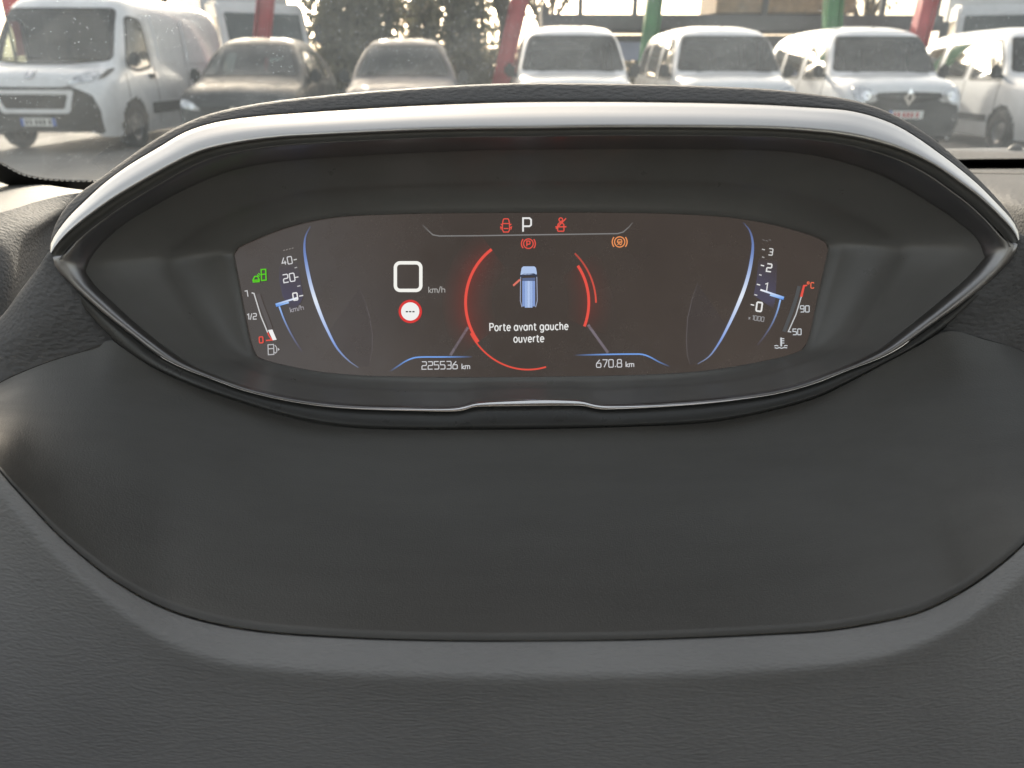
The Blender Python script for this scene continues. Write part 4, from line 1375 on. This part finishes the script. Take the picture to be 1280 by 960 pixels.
def kangoo(name, three=True, passenger_glass=True):
    wins = [('front', k_ws), ('side', k_side1), ('side', k_side2), ('rear', k_rear)] + ([('side', k_side3)] if three else [])
    c = Car(name, K_st, M['white_paint'], wins, (0.78, 3.45), 0.31)
    c.seats(1.95, .62)
    c.seats(2.95, .62, (-.45, 0, .45), .56)
    c.box('fascia', (0, 1.08, .98), (1.5, .42, .22), M['cabin'], .06)
    c.mirrors(1.02, 1.16, .90, M['grey_plastic'])
    # dark lower face, grille, badge and lamps
    c.patch('bumper', round_poly([(-.80, .26), (.80, .26), (.82, .54), (.76, .72), (.50, .70), (.46, .80), (-.46, .80), (-.50, .70), (-.76, .72), (-.82, .54)], .05), 'front', M['grey_plastic'], .012, .03)
    g = c.patch('grille', round_poly([(-.50, .80), (-.12, .735), (0, .70), (.12, .735), (.50, .80), (.48, .875), (0, .89), (-.48, .875)], .03), 'front', M['black'], .018, .03)
    for k in (-1, 1):
        c.patch('grille_bar', [(k * .14, .795), (k * .46, .825), (k * .46, .85), (k * .14, .83)], 'front', M['grey_plastic'], .026, .01, parent=g)
    bd = c.patch('badge', [(0, .695), (.085, .81), (0, .925), (-.085, .81)], 'front', M['chrome'], .035, .02)
    c.patch('badge_core', [(0, .765), (.032, .81), (0, .855), (-.032, .81)], 'front', M['grey_plastic'], .040, .006, parent=bd)
    for k in (-1, 1):
        l = c.patch('headlight', round_poly([(k * .46, .75), (k * .72, .74), (k * .81, .82), (k * .80, .93), (k * .72, .965), (k * .54, .90)], .07), 'front', M['lamp'], .016, .02)
        c.patch('lamp_ring', [(k * (.64 + .06 * math.cos(2 * math.pi * q / 14)), .83 + .055 * math.sin(2 * math.pi * q / 14)) for q in range(14)], 'front', M['chrome'], .022, .006, parent=l)
    c.plate(.575, red=True)
    for yy in (1.0, 2.03, 3.02):
        for sd in ('left', 'right'):
            c.patch('door_gap', [(yy, .30), (yy + .012, .30), (yy + .012, 1.02), (yy, 1.02)], sd, M['black'], .003, .004)
    for sd in ('left', 'right'):
        c.patch('side_rail', [(1.2, .42), (3.0, .42), (3.0, .52), (1.2, .52)], sd, M['grey_plastic'], .012, .02)
    for sx in (-1, 1):
        c.box('wiper', (sx * .33 + .05, .80, 1.155), (.55, .02, .02), M['black'], .006)
    # aerial
    bm = bmesh.new()
    bmesh.ops.create_cone(bm, segments=8, radius1=.012, radius2=.006, depth=.12, matrix=Matrix.Translation((0, 1.60, 1.84)) @ Matrix.Rotation(R(-40), 4, 'X'))
    bm_obj('aerial', bm, M['black'], c.root)
    return c.root
KG = 'white compact vans parked facing the camera'
kan = kangoo('compact_van')
k_spots = [(0.97, 11.95, 1.0, 'white compact van parked straight behind the middle of the instrument hood'),
           (3.46, 11.95, 2.0, 'white compact van parked second from the right end, half hidden by the hood'),
           (5.90, 11.9, 1.0, 'white compact van with badge and number plate in view at the right'),
           (8.72, 11.9, -1.0, 'white compact van cut off by the right edge of the photo')]
for i, (X, Y, a, lb) in enumerate(k_spots):
    o = kan if i == 0 else copy_tree(kan)
    place(o, X, Y, a)
    o.scale = (1, 1, 1.025)
    tag(o, lb, 'van', KG)

# --- large panel van
B_st = [(0.00, sec((.78, .30), (.88, .55), (.84, .82), (.66, .98), (.36, 1.03), (0, 1.04))),
        (0.08, sec((.88, .24), (.96, .55), (.92, .90), (.74, 1.06), (.40, 1.10), (0, 1.11))),
        (0.28, sec((.93, .22), (1.0, .56), (.975, .99), (.84, 1.13), (.46, 1.18), (0, 1.19))),
        (0.55, sec((.95, .22), (1.015, .58), (1.0, 1.06), (.90, 1.20), (.50, 1.26), (0, 1.28))),
        (0.80, sec((.955, .22), (1.02, .6), (1.01, 1.10), (.88, 1.48), (.50, 1.55), (0, 1.57))),
        (1.15, sec((.96, .22), (1.025, .6), (1.015, 1.14), (.84, 1.90), (.50, 2.02), (0, 2.04))),
        (1.45, sec((.96, .22), (1.025, .6), (1.015, 1.16), (.86, 2.08), (.52, 2.19), (0, 2.21))),
        (2.2, sec((.96, .22), (1.025, .6), (1.02, 1.20), (.89, 2.12), (.54, 2.24), (0, 2.26))),
        (4.7, sec((.96, .25), (1.025, .6), (1.02, 1.20), (.89, 2.12), (.54, 2.23), (0, 2.25))),
        (4.96, sec((.93, .30), (1.0, .6), (.99, 1.20), (.86, 2.05), (.52, 2.17), (0, 2.19)))]
b_ws = round_poly([(-.90, 1.28), (-.4, 1.24), (.4, 1.24), (.90, 1.28), (.80, 2.0), (-.80, 2.0)], .08)
b_side = round_poly([(.90, 1.20), (1.20, 1.14), (1.68, 1.20), (1.66, 1.86), (1.30, 1.90)], .10)
bx = Car('panel_van', B_st, M['white_paint'], [('front', b_ws), ('side', b_side)], (0.92, 4.0), 0.35)
bx.seats(1.85, .85, (-.5, .2, .62), .7)
bx.box('bulkhead', (0, 2.15, 1.35), (1.8, .04, 1.3), M['cabin'], .01)
bx.box('fascia', (0, .88, 1.16), (1.7, .40, .2), M['cabin'], .05)
bx.mirrors(.98, 1.30, 1.0, M['grey_plastic'])
bx.patch('bumper', round_poly([(-.90, .28), (.90, .28), (.93, .60), (.86, .82), (.56, .94), (.45, .92), (-.45, .92), (-.56, .94), (-.86, .82), (-.93, .60)], .05), 'front', M['grey_plastic'], .012, .03)
go_ = round_poly([(-.50, .56), (.50, .56), (.62, .88), (-.62, .88)], .05)
gi_ = round_poly([(-.44, .62), (.44, .62), (.53, .82), (-.53, .82)], .04)
g = bx.patch('grille', gi_, 'front', M['black'], .020, .02)
for k in range(4):
    z = .645 + k * .045
    bx.patch('grille_bar', [(-.45 - k * .02, z), (.45 + k * .02, z), (.45 + k * .02, z + .016), (-.45 - k * .02, z + .016)], 'front', M['grey_plastic'], .028, .008, parent=g)
bx.patch('grille_surround', go_, 'front', M['white_paint'], .030, .03, hole=gi_)
for k in (-1, 1):
    l = bx.patch('headlight', round_poly([(k * .52, .95), (k * .86, .985), (k * .93, 1.13), (k * .86, 1.16), (k * .66, 1.06)], .05), 'front', M['lamp'], .014, .02)
    bx.patch('lamp_bezel', round_poly([(k * .905, 1.01), (k * .955, 1.05), (k * .965, 1.17), (k * .92, 1.16)], .02), 'front', M['grey_plastic'], .018, .01, parent=l)
bx.patch('badge', round_poly([(-.06, 1.035), (.06, 1.035), (.07, 1.13), (-.07, 1.13)], .03), 'front', M['chrome'], .02, .01)
bx.plate(.44)
for yy in (.80, 1.76, 3.0):
    for sd in ('left', 'right'):
        bx.patch('door_gap', [(yy, .35), (yy + .014, .35), (yy + .014, 1.9 if yy > 1 else 1.1), (yy, 1.9 if yy > 1 else 1.1)], sd, M['black'], .003, .004)
for sd in ('left', 'right'):
    bx.patch('side_rail', [(1.5, .50), (3.5, .50), (3.5, .66), (1.5, .66)], sd, M['grey_plastic'], .012, .02)
    bx.patch('door_handle', round_poly([(1.55, 1.02), (1.72, 1.02), (1.72, 1.09), (1.55, 1.09)], .02), sd, M['grey_plastic'], .03, .03)
    bx.patch('recess_panel', round_poly([(2.0, 1.25), (2.9, 1.25), (2.9, 1.95), (2.0, 1.95)], .08), sd, M['white_paint'], .012, .02)
    bx.patch('recess_panel', round_poly([(3.1, 1.25), (4.6, 1.25), (4.6, 1.95), (3.1, 1.95)], .08), sd, M['white_paint'], .012, .02)
for sx in (-1, 1):
    bx.box('wiper', (sx * .42, .56, 1.30), (.7, .025, .02), M['black'], .006)
place(bx.root, -7.1, 11.8, -1.5)
bx.root.scale = (1.02, 1, 1.02)
tag(bx.root, 'large white panel van with dark bumper and white-framed grille at left', 'van')

# --- dark hatchbacks
H_st = [(0.00, sec((.62, .28), (.72, .44), (.68, .60), (.50, .69), (.26, .72), (0, .73))),
        (0.10, sec((.74, .22), (.82, .46), (.79, .68), (.62, .79), (.32, .825), (0, .835))),
        (0.40, sec((.80, .20), (.88, .48), (.865, .78), (.72, .88), (.40, .92), (0, .935))),
        (0.95, sec((.82, .20), (.90, .5), (.89, .86), (.76, .955), (.42, 1.0), (0, 1.015))),
        (1.20, sec((.825, .20), (.905, .5), (.895, .89), (.77, 1.05), (.42, 1.10), (0, 1.115))),
        (1.65, sec((.83, .20), (.91, .5), (.90, .92), (.67, 1.36), (.42, 1.42), (0, 1.44))),
        (2.05, sec((.83, .20), (.91, .5), (.90, .94), (.61, 1.50), (.40, 1.57), (0, 1.59))),
        (2.7, sec((.83, .20), (.91, .5), (.90, .95), (.62, 1.53), (.40, 1.60), (0, 1.62))),
        (3.5, sec((.83, .22), (.91, .5), (.90, .98), (.61, 1.48), (.39, 1.55), (0, 1.57))),
        (4.05, sec((.81, .26), (.89, .52), (.87, .98), (.60, 1.34), (.38, 1.41), (0, 1.43))),
        (4.3, sec((.76, .32), (.84, .54), (.80, .92), (.62, 1.02), (.38, 1.06), (0, 1.08)))]
h_ws = round_poly([(-.76, 1.05), (.76, 1.05), (.57, 1.49), (-.57, 1.49)], .05)
h_s1 = round_poly([(1.45, .98), (2.35, .98), (2.34, 1.42), (1.98, 1.42)], .06)
h_s2 = round_poly([(2.46, .98), (3.3, 1.0), (3.2, 1.40), (2.44, 1.43)], .06)
h_rr = round_poly([(-.58, 1.10), (.58, 1.10), (.5, 1.36), (-.5, 1.36)], .05)
def hatch(name, pm):
    c = Car(name, H_st, pm, [('front', h_ws), ('side', h_s1), ('side', h_s2), ('rear', h_rr)], (0.86, 3.45), 0.32)
    c.seats(2.3, .50, h=.62)
    c.seats(3.1, .50, (-.42, 0, .42), .56)
    c.box('fascia', (0, 1.42, .90), (1.45, .40, .18), M['cabin'], .05)
    c.mirrors(1.50, 1.04, .88, M['grey_plastic'])
    c.patch('grille', round_poly([(-.42, .50), (.42, .50), (.48, .64), (-.48, .64)], .04), 'front', M['black'], .012, .03)
    c.patch('bumper_intake', round_poly([(-.60, .26), (.60, .26), (.66, .38), (-.66, .38)], .04), 'front', M['grey_plastic'], .012, .03)
    c.patch('badge', round_poly([(-.05, .55), (.05, .55), (.05, .64), (-.05, .64)], .03), 'front', M['chrome'], .02, .01)
    for k in (-1, 1):
        c.patch('headlight', round_poly([(k * .48, .58), (k * .76, .62), (k * .80, .72), (k * .70, .73), (k * .54, .67)], .04), 'front', M['lamp'], .014, .02)
    c.plate(.43)
    for yy in (1.35, 2.40, 3.3):
        for sd in ('left', 'right'):
            c.patch('door_gap', [(yy, .32), (yy + .012, .32), (yy + .012, .95), (yy, .95)], sd, M['black'], .003, .004)
    for sx in (-1, 1):
        c.box('wiper', (sx * .30, 1.17, 1.09), (.55, .02, .02), M['black'], .006)
    return c.root
hg = hatch('hatchback_car', M['dark_paint'])
place(hg, -4.2, 11.9, 3.0)
hg.scale = (1, 1, 1.045)
tag(hg, 'dark grey hatchback parked beside the large white panel van', 'car', 'dark cars in the parked row')
hb = copy_tree(hg)
for ch in hb.children:
    if ch.name.startswith('body'):
        ch.data = ch.data.copy()
        ch.data.materials[0] = M['blue_paint']
place(hb, -1.72, 12.0, 4.0)
tag(hb, 'navy car between the dark grey hatchback and the middle white van', 'car', 'dark cars in the parked row')

# ------------------------------------------------------------------ farther back
def simple_box(name, c, size, mat, parent=None, bev=0.02, rot=(0, 0, 0)):
    bm = bmesh.new()
    bmesh.ops.create_cube(bm, size=1, matrix=Matrix.Translation(c) @ Euler(rot).to_matrix().to_4x4() @ Matrix.Diagonal((*size, 1)))
    if bev:
        bmesh.ops.bevel(bm, geom=bm.edges[:], offset=bev, segments=2, affect='EDGES')
    return bm_obj(name, bm, mat, parent)
M['truck_white'] = paint('truck_white', (0.62, 0.63, 0.64), 0.4)
M['red_steel'] = plain('red_painted_steel', (0.42, 0.05, 0.06), 0.5, var=0.2, vscale=4)
M['green_steel'] = plain('green_painted_steel', (0.06, 0.22, 0.09), 0.5, var=0.2, vscale=4)
M['dark_steel'] = plain('dark_steel', (0.07, 0.07, 0.075), 0.6, var=0.2, vscale=3)
M['wood_load'] = plain('stacked_timber', (0.30, 0.21, 0.13), 0.85, var=0.3, vscale=6)
def truck_cab(name, X, Y, yaw, label, box=True):
    t = empty(name, (X, Y, 0), R(yaw))
    tag(t, label, 'truck')
    # cab profile in the y/z plane, extruded in x, rounded
    prof = [(0, .55), (0, 1.35), (.10, 1.55), (.42, 2.55), (.60, 2.78), (1.75, 2.85), (1.8, .55)]
    bm = bmesh.new()
    L = [bm.verts.new((-1.15, y, z)) for y, z in prof]
    Rr = [bm.verts.new((1.15, y, z)) for y, z in prof]
    bm.faces.new(L); bm.faces.new(Rr[::-1])
    for i in range(len(prof)):
        j = (i + 1) % len(prof)
        bm.faces.new((L[j], L[i], Rr[i], Rr[j]))
    bmesh.ops.recalc_face_normals(bm, faces=bm.faces[:])
    bmesh.ops.bevel(bm, geom=bm.edges[:], offset=.07, segments=3, affect='EDGES')
    bm_obj('cab', bm, M['truck_white'], t)
    simple_box('windscreen', (0, .235, 2.05), (1.95, .02, .98), M['car_glass_dark'], t, .01, (R(-17.7), 0, 0))
    for sx in (-1, 1):
        simple_box('side_window', (sx * 1.152, .95, 2.05), (.02, .85, .75), M['car_glass_dark'], t, .008)
        m_ = simple_box('mirror', (sx * 1.42, .28, 2.1), (.22, .10, .55), M['dark_steel'], t, .03)
        simple_box('headlight', (sx * .85, -.01, .95), (.36, .06, .20), M['lamp'], t, .02)
        for yy in (.75, 4.2):
            bm = bmesh.new()
            bmesh.ops.create_cone(bm, cap_ends=True, segments=24, radius1=.45, radius2=.45, depth=.3, matrix=Matrix.Translation((sx * 1.0, yy, .45)) @ Matrix.Rotation(R(90), 4, 'Y'))
            bmesh.ops.bevel(bm, geom=bm.edges[:], offset=.03, segments=1, affect='EDGES')
            bm_obj('wheel', bm, M['tyre'], t)
    simple_box('grille', (0, -.015, 1.15), (1.3, .05, .35), M['black'], t, .01)
    simple_box('bumper', (0, -.05, .62), (2.3, .14, .34), M['dark_steel'], t, .03)
    simple_box('chassis', (0, 3.4, .72), (.9, 5.2, .22), M['dark_steel'], t, .02)
    if box:
        simple_box('cargo_box', (0, 4.1, 2.05), (2.4, 4.2, 2.3), M['truck_white'], t, .04)
    return t
M['car_glass_dark'] = plain('truck_glass', (0.05, 0.06, 0.06), 0.08, var=0.2, vscale=2)
truck_cab('box_truck', -6.4, 21.5, 32, 'pale box truck standing behind the dark grey hatchback')
truck_cab('tipper_truck', 12.6, 21.0, -20, 'pale truck with dark mirror behind the vans at the upper right', box=True)

def post(name, x0, x1, y0, y1, w, Y, mat, label, group):
    """steel post from its foot on the ground up through picture points (x0,y0) top and (x1,y1) lower"""
    def at(px, py):
        o = Vector((0, 0, CAM_H))
        v = U(px, py, 1.0) - o
        return o + v * (Y / v.y)
    a, b_ = at(x0, y0), at(x1, y1)
    dv = (a - b_)
    foot = b_ + dv * ((0 - b_.z) / dv.z)
    top = a + dv.normalized() * 1.6
    L = (top - foot).length
    t = empty(name, foot)
    tag(t, label, 'post', group)
    q = (top - foot).to_track_quat('Z', 'Y').to_matrix().to_4x4()
    def bar(nm, z0, z1, sx, sy, ox=0.0, oy=0.0):
        bm = bmesh.new()
        bmesh.ops.create_cube(bm, size=1, matrix=q @ Matrix.Translation((ox, oy, (z0 + z1) / 2)) @ Matrix.Diagonal((sx, sy, z1 - z0, 1)))
        bmesh.ops.bevel(bm, geom=bm.edges[:], offset=.01, segments=1, affect='EDGES')
        return bm_obj(nm, bm, mat, t)
    bar('flange', 0, L, w, .03, 0, -w / 2)
    bar('flange', 0, L, w, .03, 0, w / 2)
    bar('web', 0.01, L - .01, .05, w - .03)
    bar('base_plate', 0, .03, w * 1.8, w * 1.8)
    return t
PG = 'painted steel posts behind the parked row'
post('steel_post', 332, 328, 0, 44, .27, 17, M['red_steel'], 'red steel post rising behind the dark grey hatchback roof', PG)
post('steel_post', 650, 634, 0, 70, .34, 17.5, M['red_steel'], 'leaning red steel post left of the middle white van', PG)
post('steel_post', 818, 812, 0, 50, .30, 17.5, M['green_steel'], 'green steel post between the middle van and its right neighbour', PG)
post('steel_post', 1042, 1040, 0, 34, .30, 17.5, M['green_steel'], 'green steel post above the badge-fronted white van', PG)
post('steel_post', 1160, 1152, 0, 34, .30, 17.5, M['red_steel'], 'dull red steel post above the rightmost vans', PG)

# red banner at the far left
def fixed(px, py, Y):
    o = Vector((0, 0, CAM_H))
    v = U(px, py, 1.0) - o
    return o + v * (Y / v.y)
fl = fixed(12, 40, 16)
t = empty('feather_flag', (fl.x, fl.y, 0))
tag(t, 'red feather flag behind the panel van at the far left', 'flag')
bm = bmesh.new()
bmesh.ops.create_cone(bm, cap_ends=True, segments=10, radius1=.035, radius2=.02, depth=3.6, matrix=Matrix.Translation((0, 0, 1.8)))
bm_obj('pole', bm, M['dark_steel'], t)
bm = bmesh.new()
fr_, bk_ = [], []
for k in range(16):
    z = 1.4 + 2.1 * k / 15
    wd = .42 * math.sin(math.pi * min(1, .25 + .78 * k / 15)) ** .6 if k < 15 else .03
    yo = .05 * math.sin(k * .7)
    fr_.append([bm.verts.new((.03, yo - .006, z)), bm.verts.new((.03 + wd, yo + .05 - .006, z))])
    bk_.append([bm.verts.new((.03, yo + .006, z)), bm.verts.new((.03 + wd, yo + .05 + .006, z))])
for k in range(15):
    bm.faces.new((fr_[k][0], fr_[k][1], fr_[k + 1][1], fr_[k + 1][0]))
    bm.faces.new((bk_[k][1], bk_[k][0], bk_[k + 1][0], bk_[k + 1][1]))
    bm.faces.new((fr_[k][1], bk_[k][1], bk_[k + 1][1], fr_[k + 1][1]))
bm_obj('cloth', bm, plain('red_cloth', (0.5, 0.05, 0.05), .8, var=.1), t, smooth=True)
simple_box('foot', (0, 0, .04), (.5, .5, .08), M['dark_steel'], t)

# flatbed trailer with stakes: the dark beam across the back
tl_ = fixed(676, 24, 21)
trr = fixed(1150, 22, 21)
trailer = empty('flatbed_trailer', ((tl_.x + trr.x) / 2, 21, 0))
tag(trailer, 'long dark flatbed trailer with stakes behind the white vans', 'trailer')
cx0 = (tl_.x + trr.x) / 2
Lx = trr.x - tl_.x
zt = tl_.z
simple_box('deck_beam', (0, 0, zt - .12), (Lx, 2.4, .34), M['dark_steel'], trailer)
simple_box('headboard', (-Lx / 2 + .05, 0, zt + .12), (.12, 2.4, .36), M['dark_steel'], trailer)
simple_box('underframe', (0, 0, zt - .62), (Lx * .96, 1.0, .5), M['dark_steel'], trailer)
for k in range(5):
    simple_box('stake', (-Lx / 2 + (.9, 2.2, 5.3, 8.1, 9.4)[k], -1.15, zt + .6), (.13, .12, 1.2), M['dark_steel'], trailer)
simple_box('timber_load', (Lx * .12, .2, zt + .42), (3.4, 1.8, .62), M['wood_load'], trailer)
simple_box('tool_box', (-Lx / 2 + 2.4, -.6, zt - .75), (1.1, .5, .42), plain('blue_grey_box', (.22, .25, .36), .5, var=.1), trailer)
for k in range(6):
    bm = bmesh.new()
    bmesh.ops.create_cone(bm, cap_ends=True, segments=22, radius1=.5, radius2=.5, depth=.35, matrix=Matrix.Translation((Lx / 2 - 1 - (k % 3) * 1.2, -.9 if k < 3 else .9, .5)) @ Matrix.Rotation(R(90), 4, 'X'))
    bmesh.ops.bevel(bm, geom=bm.edges[:], offset=.03, segments=1, affect='EDGES')
    bm_obj('wheel', bm, M['tyre'], trailer)
for sx in (-1, 1):
    simple_box('landing_leg', (-Lx / 2 + 1.6, sx * .8, (zt - .3) / 2), (.14, .14, zt - .3), M['dark_steel'], trailer)

# ------------------------------------------------------------------ trees and hedge
def leaf_mat(name, a, b_):
    m, nt, bs = new_mat(name)
    f = noise(nt, texco(nt), 1.7, 4)
    c = ramp(nt, f, [(0.3, a), (0.7, b_)])
    nt.links.new(c, bs.inputs['Base Color'])
    bs.inputs['Roughness'].default_value = 0.8
    tl = nt.nodes.new('ShaderNodeBsdfTranslucent')
    nt.links.new(c, tl.inputs[0])
    mx = nt.nodes.new('ShaderNodeMixShader')
    mx.inputs[0].default_value = 0.45
    nt.links.new(bs.outputs[0], mx.inputs[1])
    nt.links.new(tl.outputs[0], mx.inputs[2])
    nt.links.new(mx.outputs[0], nt.nodes['Material Output'].inputs[0])
    return m
M['leaf_olive'] = leaf_mat('olive_leaves', (0.14, 0.137, 0.085), (0.22, 0.205, 0.135))
M['leaf_brown'] = leaf_mat('dry_leaves', (0.14, 0.11, 0.07), (0.22, 0.17, 0.10))
M['bark'] = plain('bark', (0.085, 0.07, 0.055), 0.9, var=0.3, vscale=5)
def limb(bm, a, b_, r0, r1, n=7):
    dv = (b_ - a)
    q = dv.to_track_quat('Z', 'Y').to_matrix()
    A = [bm.verts.new(a + q @ Vector((r0 * math.cos(2 * math.pi * k / n), r0 * math.sin(2 * math.pi * k / n), 0))) for k in range(n)]
    B = [bm.verts.new(b_ + q @ Vector((r1 * math.cos(2 * math.pi * k / n), r1 * math.sin(2 * math.pi * k / n), 0))) for k in range(n)]
    for k in range(n):
        bm.faces.new((A[k], A[(k + 1) % n], B[(k + 1) % n], B[k]))
def tree(name, X, Y, h, spread, dens, mat, label, rnd):
    t = empty(name, (X, Y, 0))
    tag(t, label, 'tree', 'trees at the back of the yard')
    bm = bmesh.new()
    tips = []
    def grow(p, d, L, r, lev):
        segs = 3
        for s in range(segs):
            q = p + d * (L / segs)
            d = (d + Vector((rnd.uniform(-.16, .16), rnd.uniform(-.16, .16), rnd.uniform(-.02, .1)))).normalized()
            limb(bm, p, q, r * (1 - .22 * s / segs), r * (1 - .22 * (s + 1) / segs), 6)
            if lev >= 1:
                tips.append(q.copy())
            p = q
        if lev < 3:
            for k in range(3 if lev else 5):
                an = rnd.uniform(0, 2 * math.pi)
                nd = (d * .7 + Vector((math.cos(an) * spread, math.sin(an) * spread, rnd.uniform(0, .35)))).normalized()
                grow(p - d * rnd.uniform(0, L * .25), nd, L * rnd.uniform(.55, .75), r * .58, lev + 1)
    grow(Vector((0, 0, 0)), Vector((rnd.uniform(-.05, .05), 0, 1)), h * .38, h * .026, 0)
    bm_obj('trunk', bm, M['bark'], t, smooth=True)
    V, F = [], []
    for tp_ in tips:
        for k in range(dens):
            c = tp_ + Vector((rnd.gauss(0, .35), rnd.gauss(0, .35), rnd.gauss(0, .32)))
            a1 = Vector((rnd.uniform(-1, 1), rnd.uniform(-1, 1), rnd.uniform(-1, 1))).normalized()
            a2 = a1.cross(Vector((rnd.uniform(-1, 1), rnd.uniform(-1, 1), rnd.uniform(-1, 1)))).normalized()
            s = rnd.uniform(.07, .15)
            i = len(V)
            V += [c - a1 * s, c + a2 * s * .55, c + a1 * s, c - a2 * s * .55]
            F.append((i, i + 1, i + 2, i + 3))
    if V:
        cr = mesh_obj('crown', V, F, mat, t, smooth=False)
        cr['kind'] = 'stuff'
    return t
rnd = random.Random(11)
tr_spots = [(-13.5, 31, 8, .5, 8, 'leaf_brown', 'dry-leaved tree far behind the white panel van'),
            (-9.5, 34, 9, .55, 7, 'leaf_brown', 'dry-leaved tree between the panel van and the box truck'),
            (-5.0, 26, 8.5, .55, 10, 'leaf_olive', 'leafy olive tree just right of the box truck'),
            (-3.3, 28, 8, .5, 4, 'leaf_olive', 'olive tree behind the navy car roof'),
            (-1.5, 29, 8, .45, 3, 'leaf_brown', 'thin dry tree right of the navy car'),
            (-0.4, 25, 7.5, .5, 5, 'leaf_olive', 'olive tree left of the leaning red post'),
            (1.4, 36, 7, .5, 5, 'leaf_brown', 'sparse far tree right of the leaning red post'),
            (14.5, 34, 8, .55, 8, 'leaf_brown', 'dry tree far behind the rightmost van')]
for a in tr_spots:
    tree('tree', a[0], a[1], a[2], a[3], a[4], M[a[5]], a[6], rnd)
def hedge(name, X, Y, L, h, label, mat):
    V, F = [], []
    for k in range(int(L * 900)):
        x = rnd.uniform(-L / 2, L / 2)
        z = h * rnd.random() ** .8 * (1 + .12 * math.sin(x * 2.3) + .08 * math.sin(x * 5.1))
        c = Vector((x, rnd.gauss(0, .35), max(.04, z)))
        a1 = Vector((rnd.uniform(-1, 1), rnd.uniform(-1, 1), rnd.uniform(-1, 1))).normalized()
        a2 = a1.cross(Vector((rnd.uniform(-1, 1), rnd.uniform(-1, 1), rnd.uniform(-1, 1)))).normalized()
        s = rnd.uniform(.06, .13)
        i = len(V)
        V += [c - a1 * s, c + a2 * s * .6, c + a1 * s, c - a2 * s * .6]
        F.append((i, i + 1, i + 2, i + 3))
    o = mesh_obj(name, V, F, mat, None, smooth=False)
    o.location = (X, Y, 0)
    tag(o, label, 'hedge')
    return o
def shrub(X, Y, h, w, n, mat, label):
    t = empty('shrub', (X, Y, 0))
    tag(t, label, 'shrub', 'tall rough shrubs at the back of the yard')
    bm = bmesh.new()
    V, F = [], []
    for k in range(9):
        x0 = rnd.uniform(-w * .3, w * .3)
        p = Vector((x0, rnd.uniform(-.3, .3), 0))
        dv = Vector((x0 * .25 + rnd.uniform(-.1, .1), rnd.uniform(-.1, .1), 1)).normalized()
        L = h * rnd.uniform(.6, 1.0)
        for sgm in range(6):
            q = p + dv * L / 6
            limb(bm, p, q, .07 * (1 - sgm / 7), .07 * (1 - (sgm + 1) / 7), 6)
            for _ in range(n):
                c = p.lerp(q, rnd.random()) + Vector((rnd.gauss(0, .26), rnd.gauss(0, .26), rnd.gauss(0, .2)))
                c.z = max(.05, c.z)
                a1 = Vector((rnd.uniform(-1, 1), rnd.uniform(-1, 1), rnd.uniform(-1, 1))).normalized()
                a2 = a1.cross(Vector((rnd.uniform(-1, 1), rnd.uniform(-1, 1), rnd.uniform(-1, 1)))).normalized()
                s_ = rnd.uniform(.07, .15)
                i = len(V)
                V += [c - a1 * s_, c + a2 * s_ * .6, c + a1 * s_, c - a2 * s_ * .6]
                F.append((i, i + 1, i + 2, i + 3))
            dv = (dv + Vector((rnd.uniform(-.12, .12), rnd.uniform(-.12, .12), .02))).normalized()
            p = q
    bm_obj('stems', bm, M['bark'], t, smooth=True)
    cr = mesh_obj('foliage', V, F, mat, t, smooth=False)
    cr['kind'] = 'stuff'
for (px, Y, h, w, n, mt, lb) in [(296, 30, 4.2, 2.2, 30, 'leaf_brown', 'dry brown shrub above the rear of the panel van'),
                          (312, 33, 4.0, 2.4, 26, 'leaf_brown', 'dry brown shrub left of the red post behind the hatchback'),
                          (440, 23, 5.0, 1.9, 100, 'leaf_olive', 'dense olive shrub beside the pale box truck'),
                          (470, 25, 5.0, 1.2, 50, 'leaf_olive', 'dense olive shrub above the left of the navy car'),
                          (508, 28, 4.6, 1.6, 5, 'leaf_brown', 'thin brown shrub above the middle of the navy car'),
                          (542, 26, 5.0, .6, 30, 'leaf_olive', 'olive shrub above the right of the navy car'),
                          (580, 24, 5.0, 1.0, 60, 'leaf_olive', 'dense olive shrub midway between navy car and leaning red post'),
                          (614, 30, 4.4, 1.6, 5, 'leaf_brown', 'thin brown shrub next to the leaning red post')]:
    shrub((px - 640) / FPX * Y * .95, Y, h, w, n, M[mt], lb)
hedge('hedge', 0.5, 24.0, 16, 1.75, 'low rough hedge seen between the parked cars', M['leaf_olive'])
# pale wall at the far right and low building
simple_wall = simple_box('wall', (0, 0, 0), (10, .3, 3.4), plain('pale_render', (.62, .58, .50), .9, var=.12, vscale=1.5), None, .02)
simple_wall.location = (20.5, 30, 1.7)
tag(simple_wall, 'pale rendered wall behind the truck at the far right', 'wall')
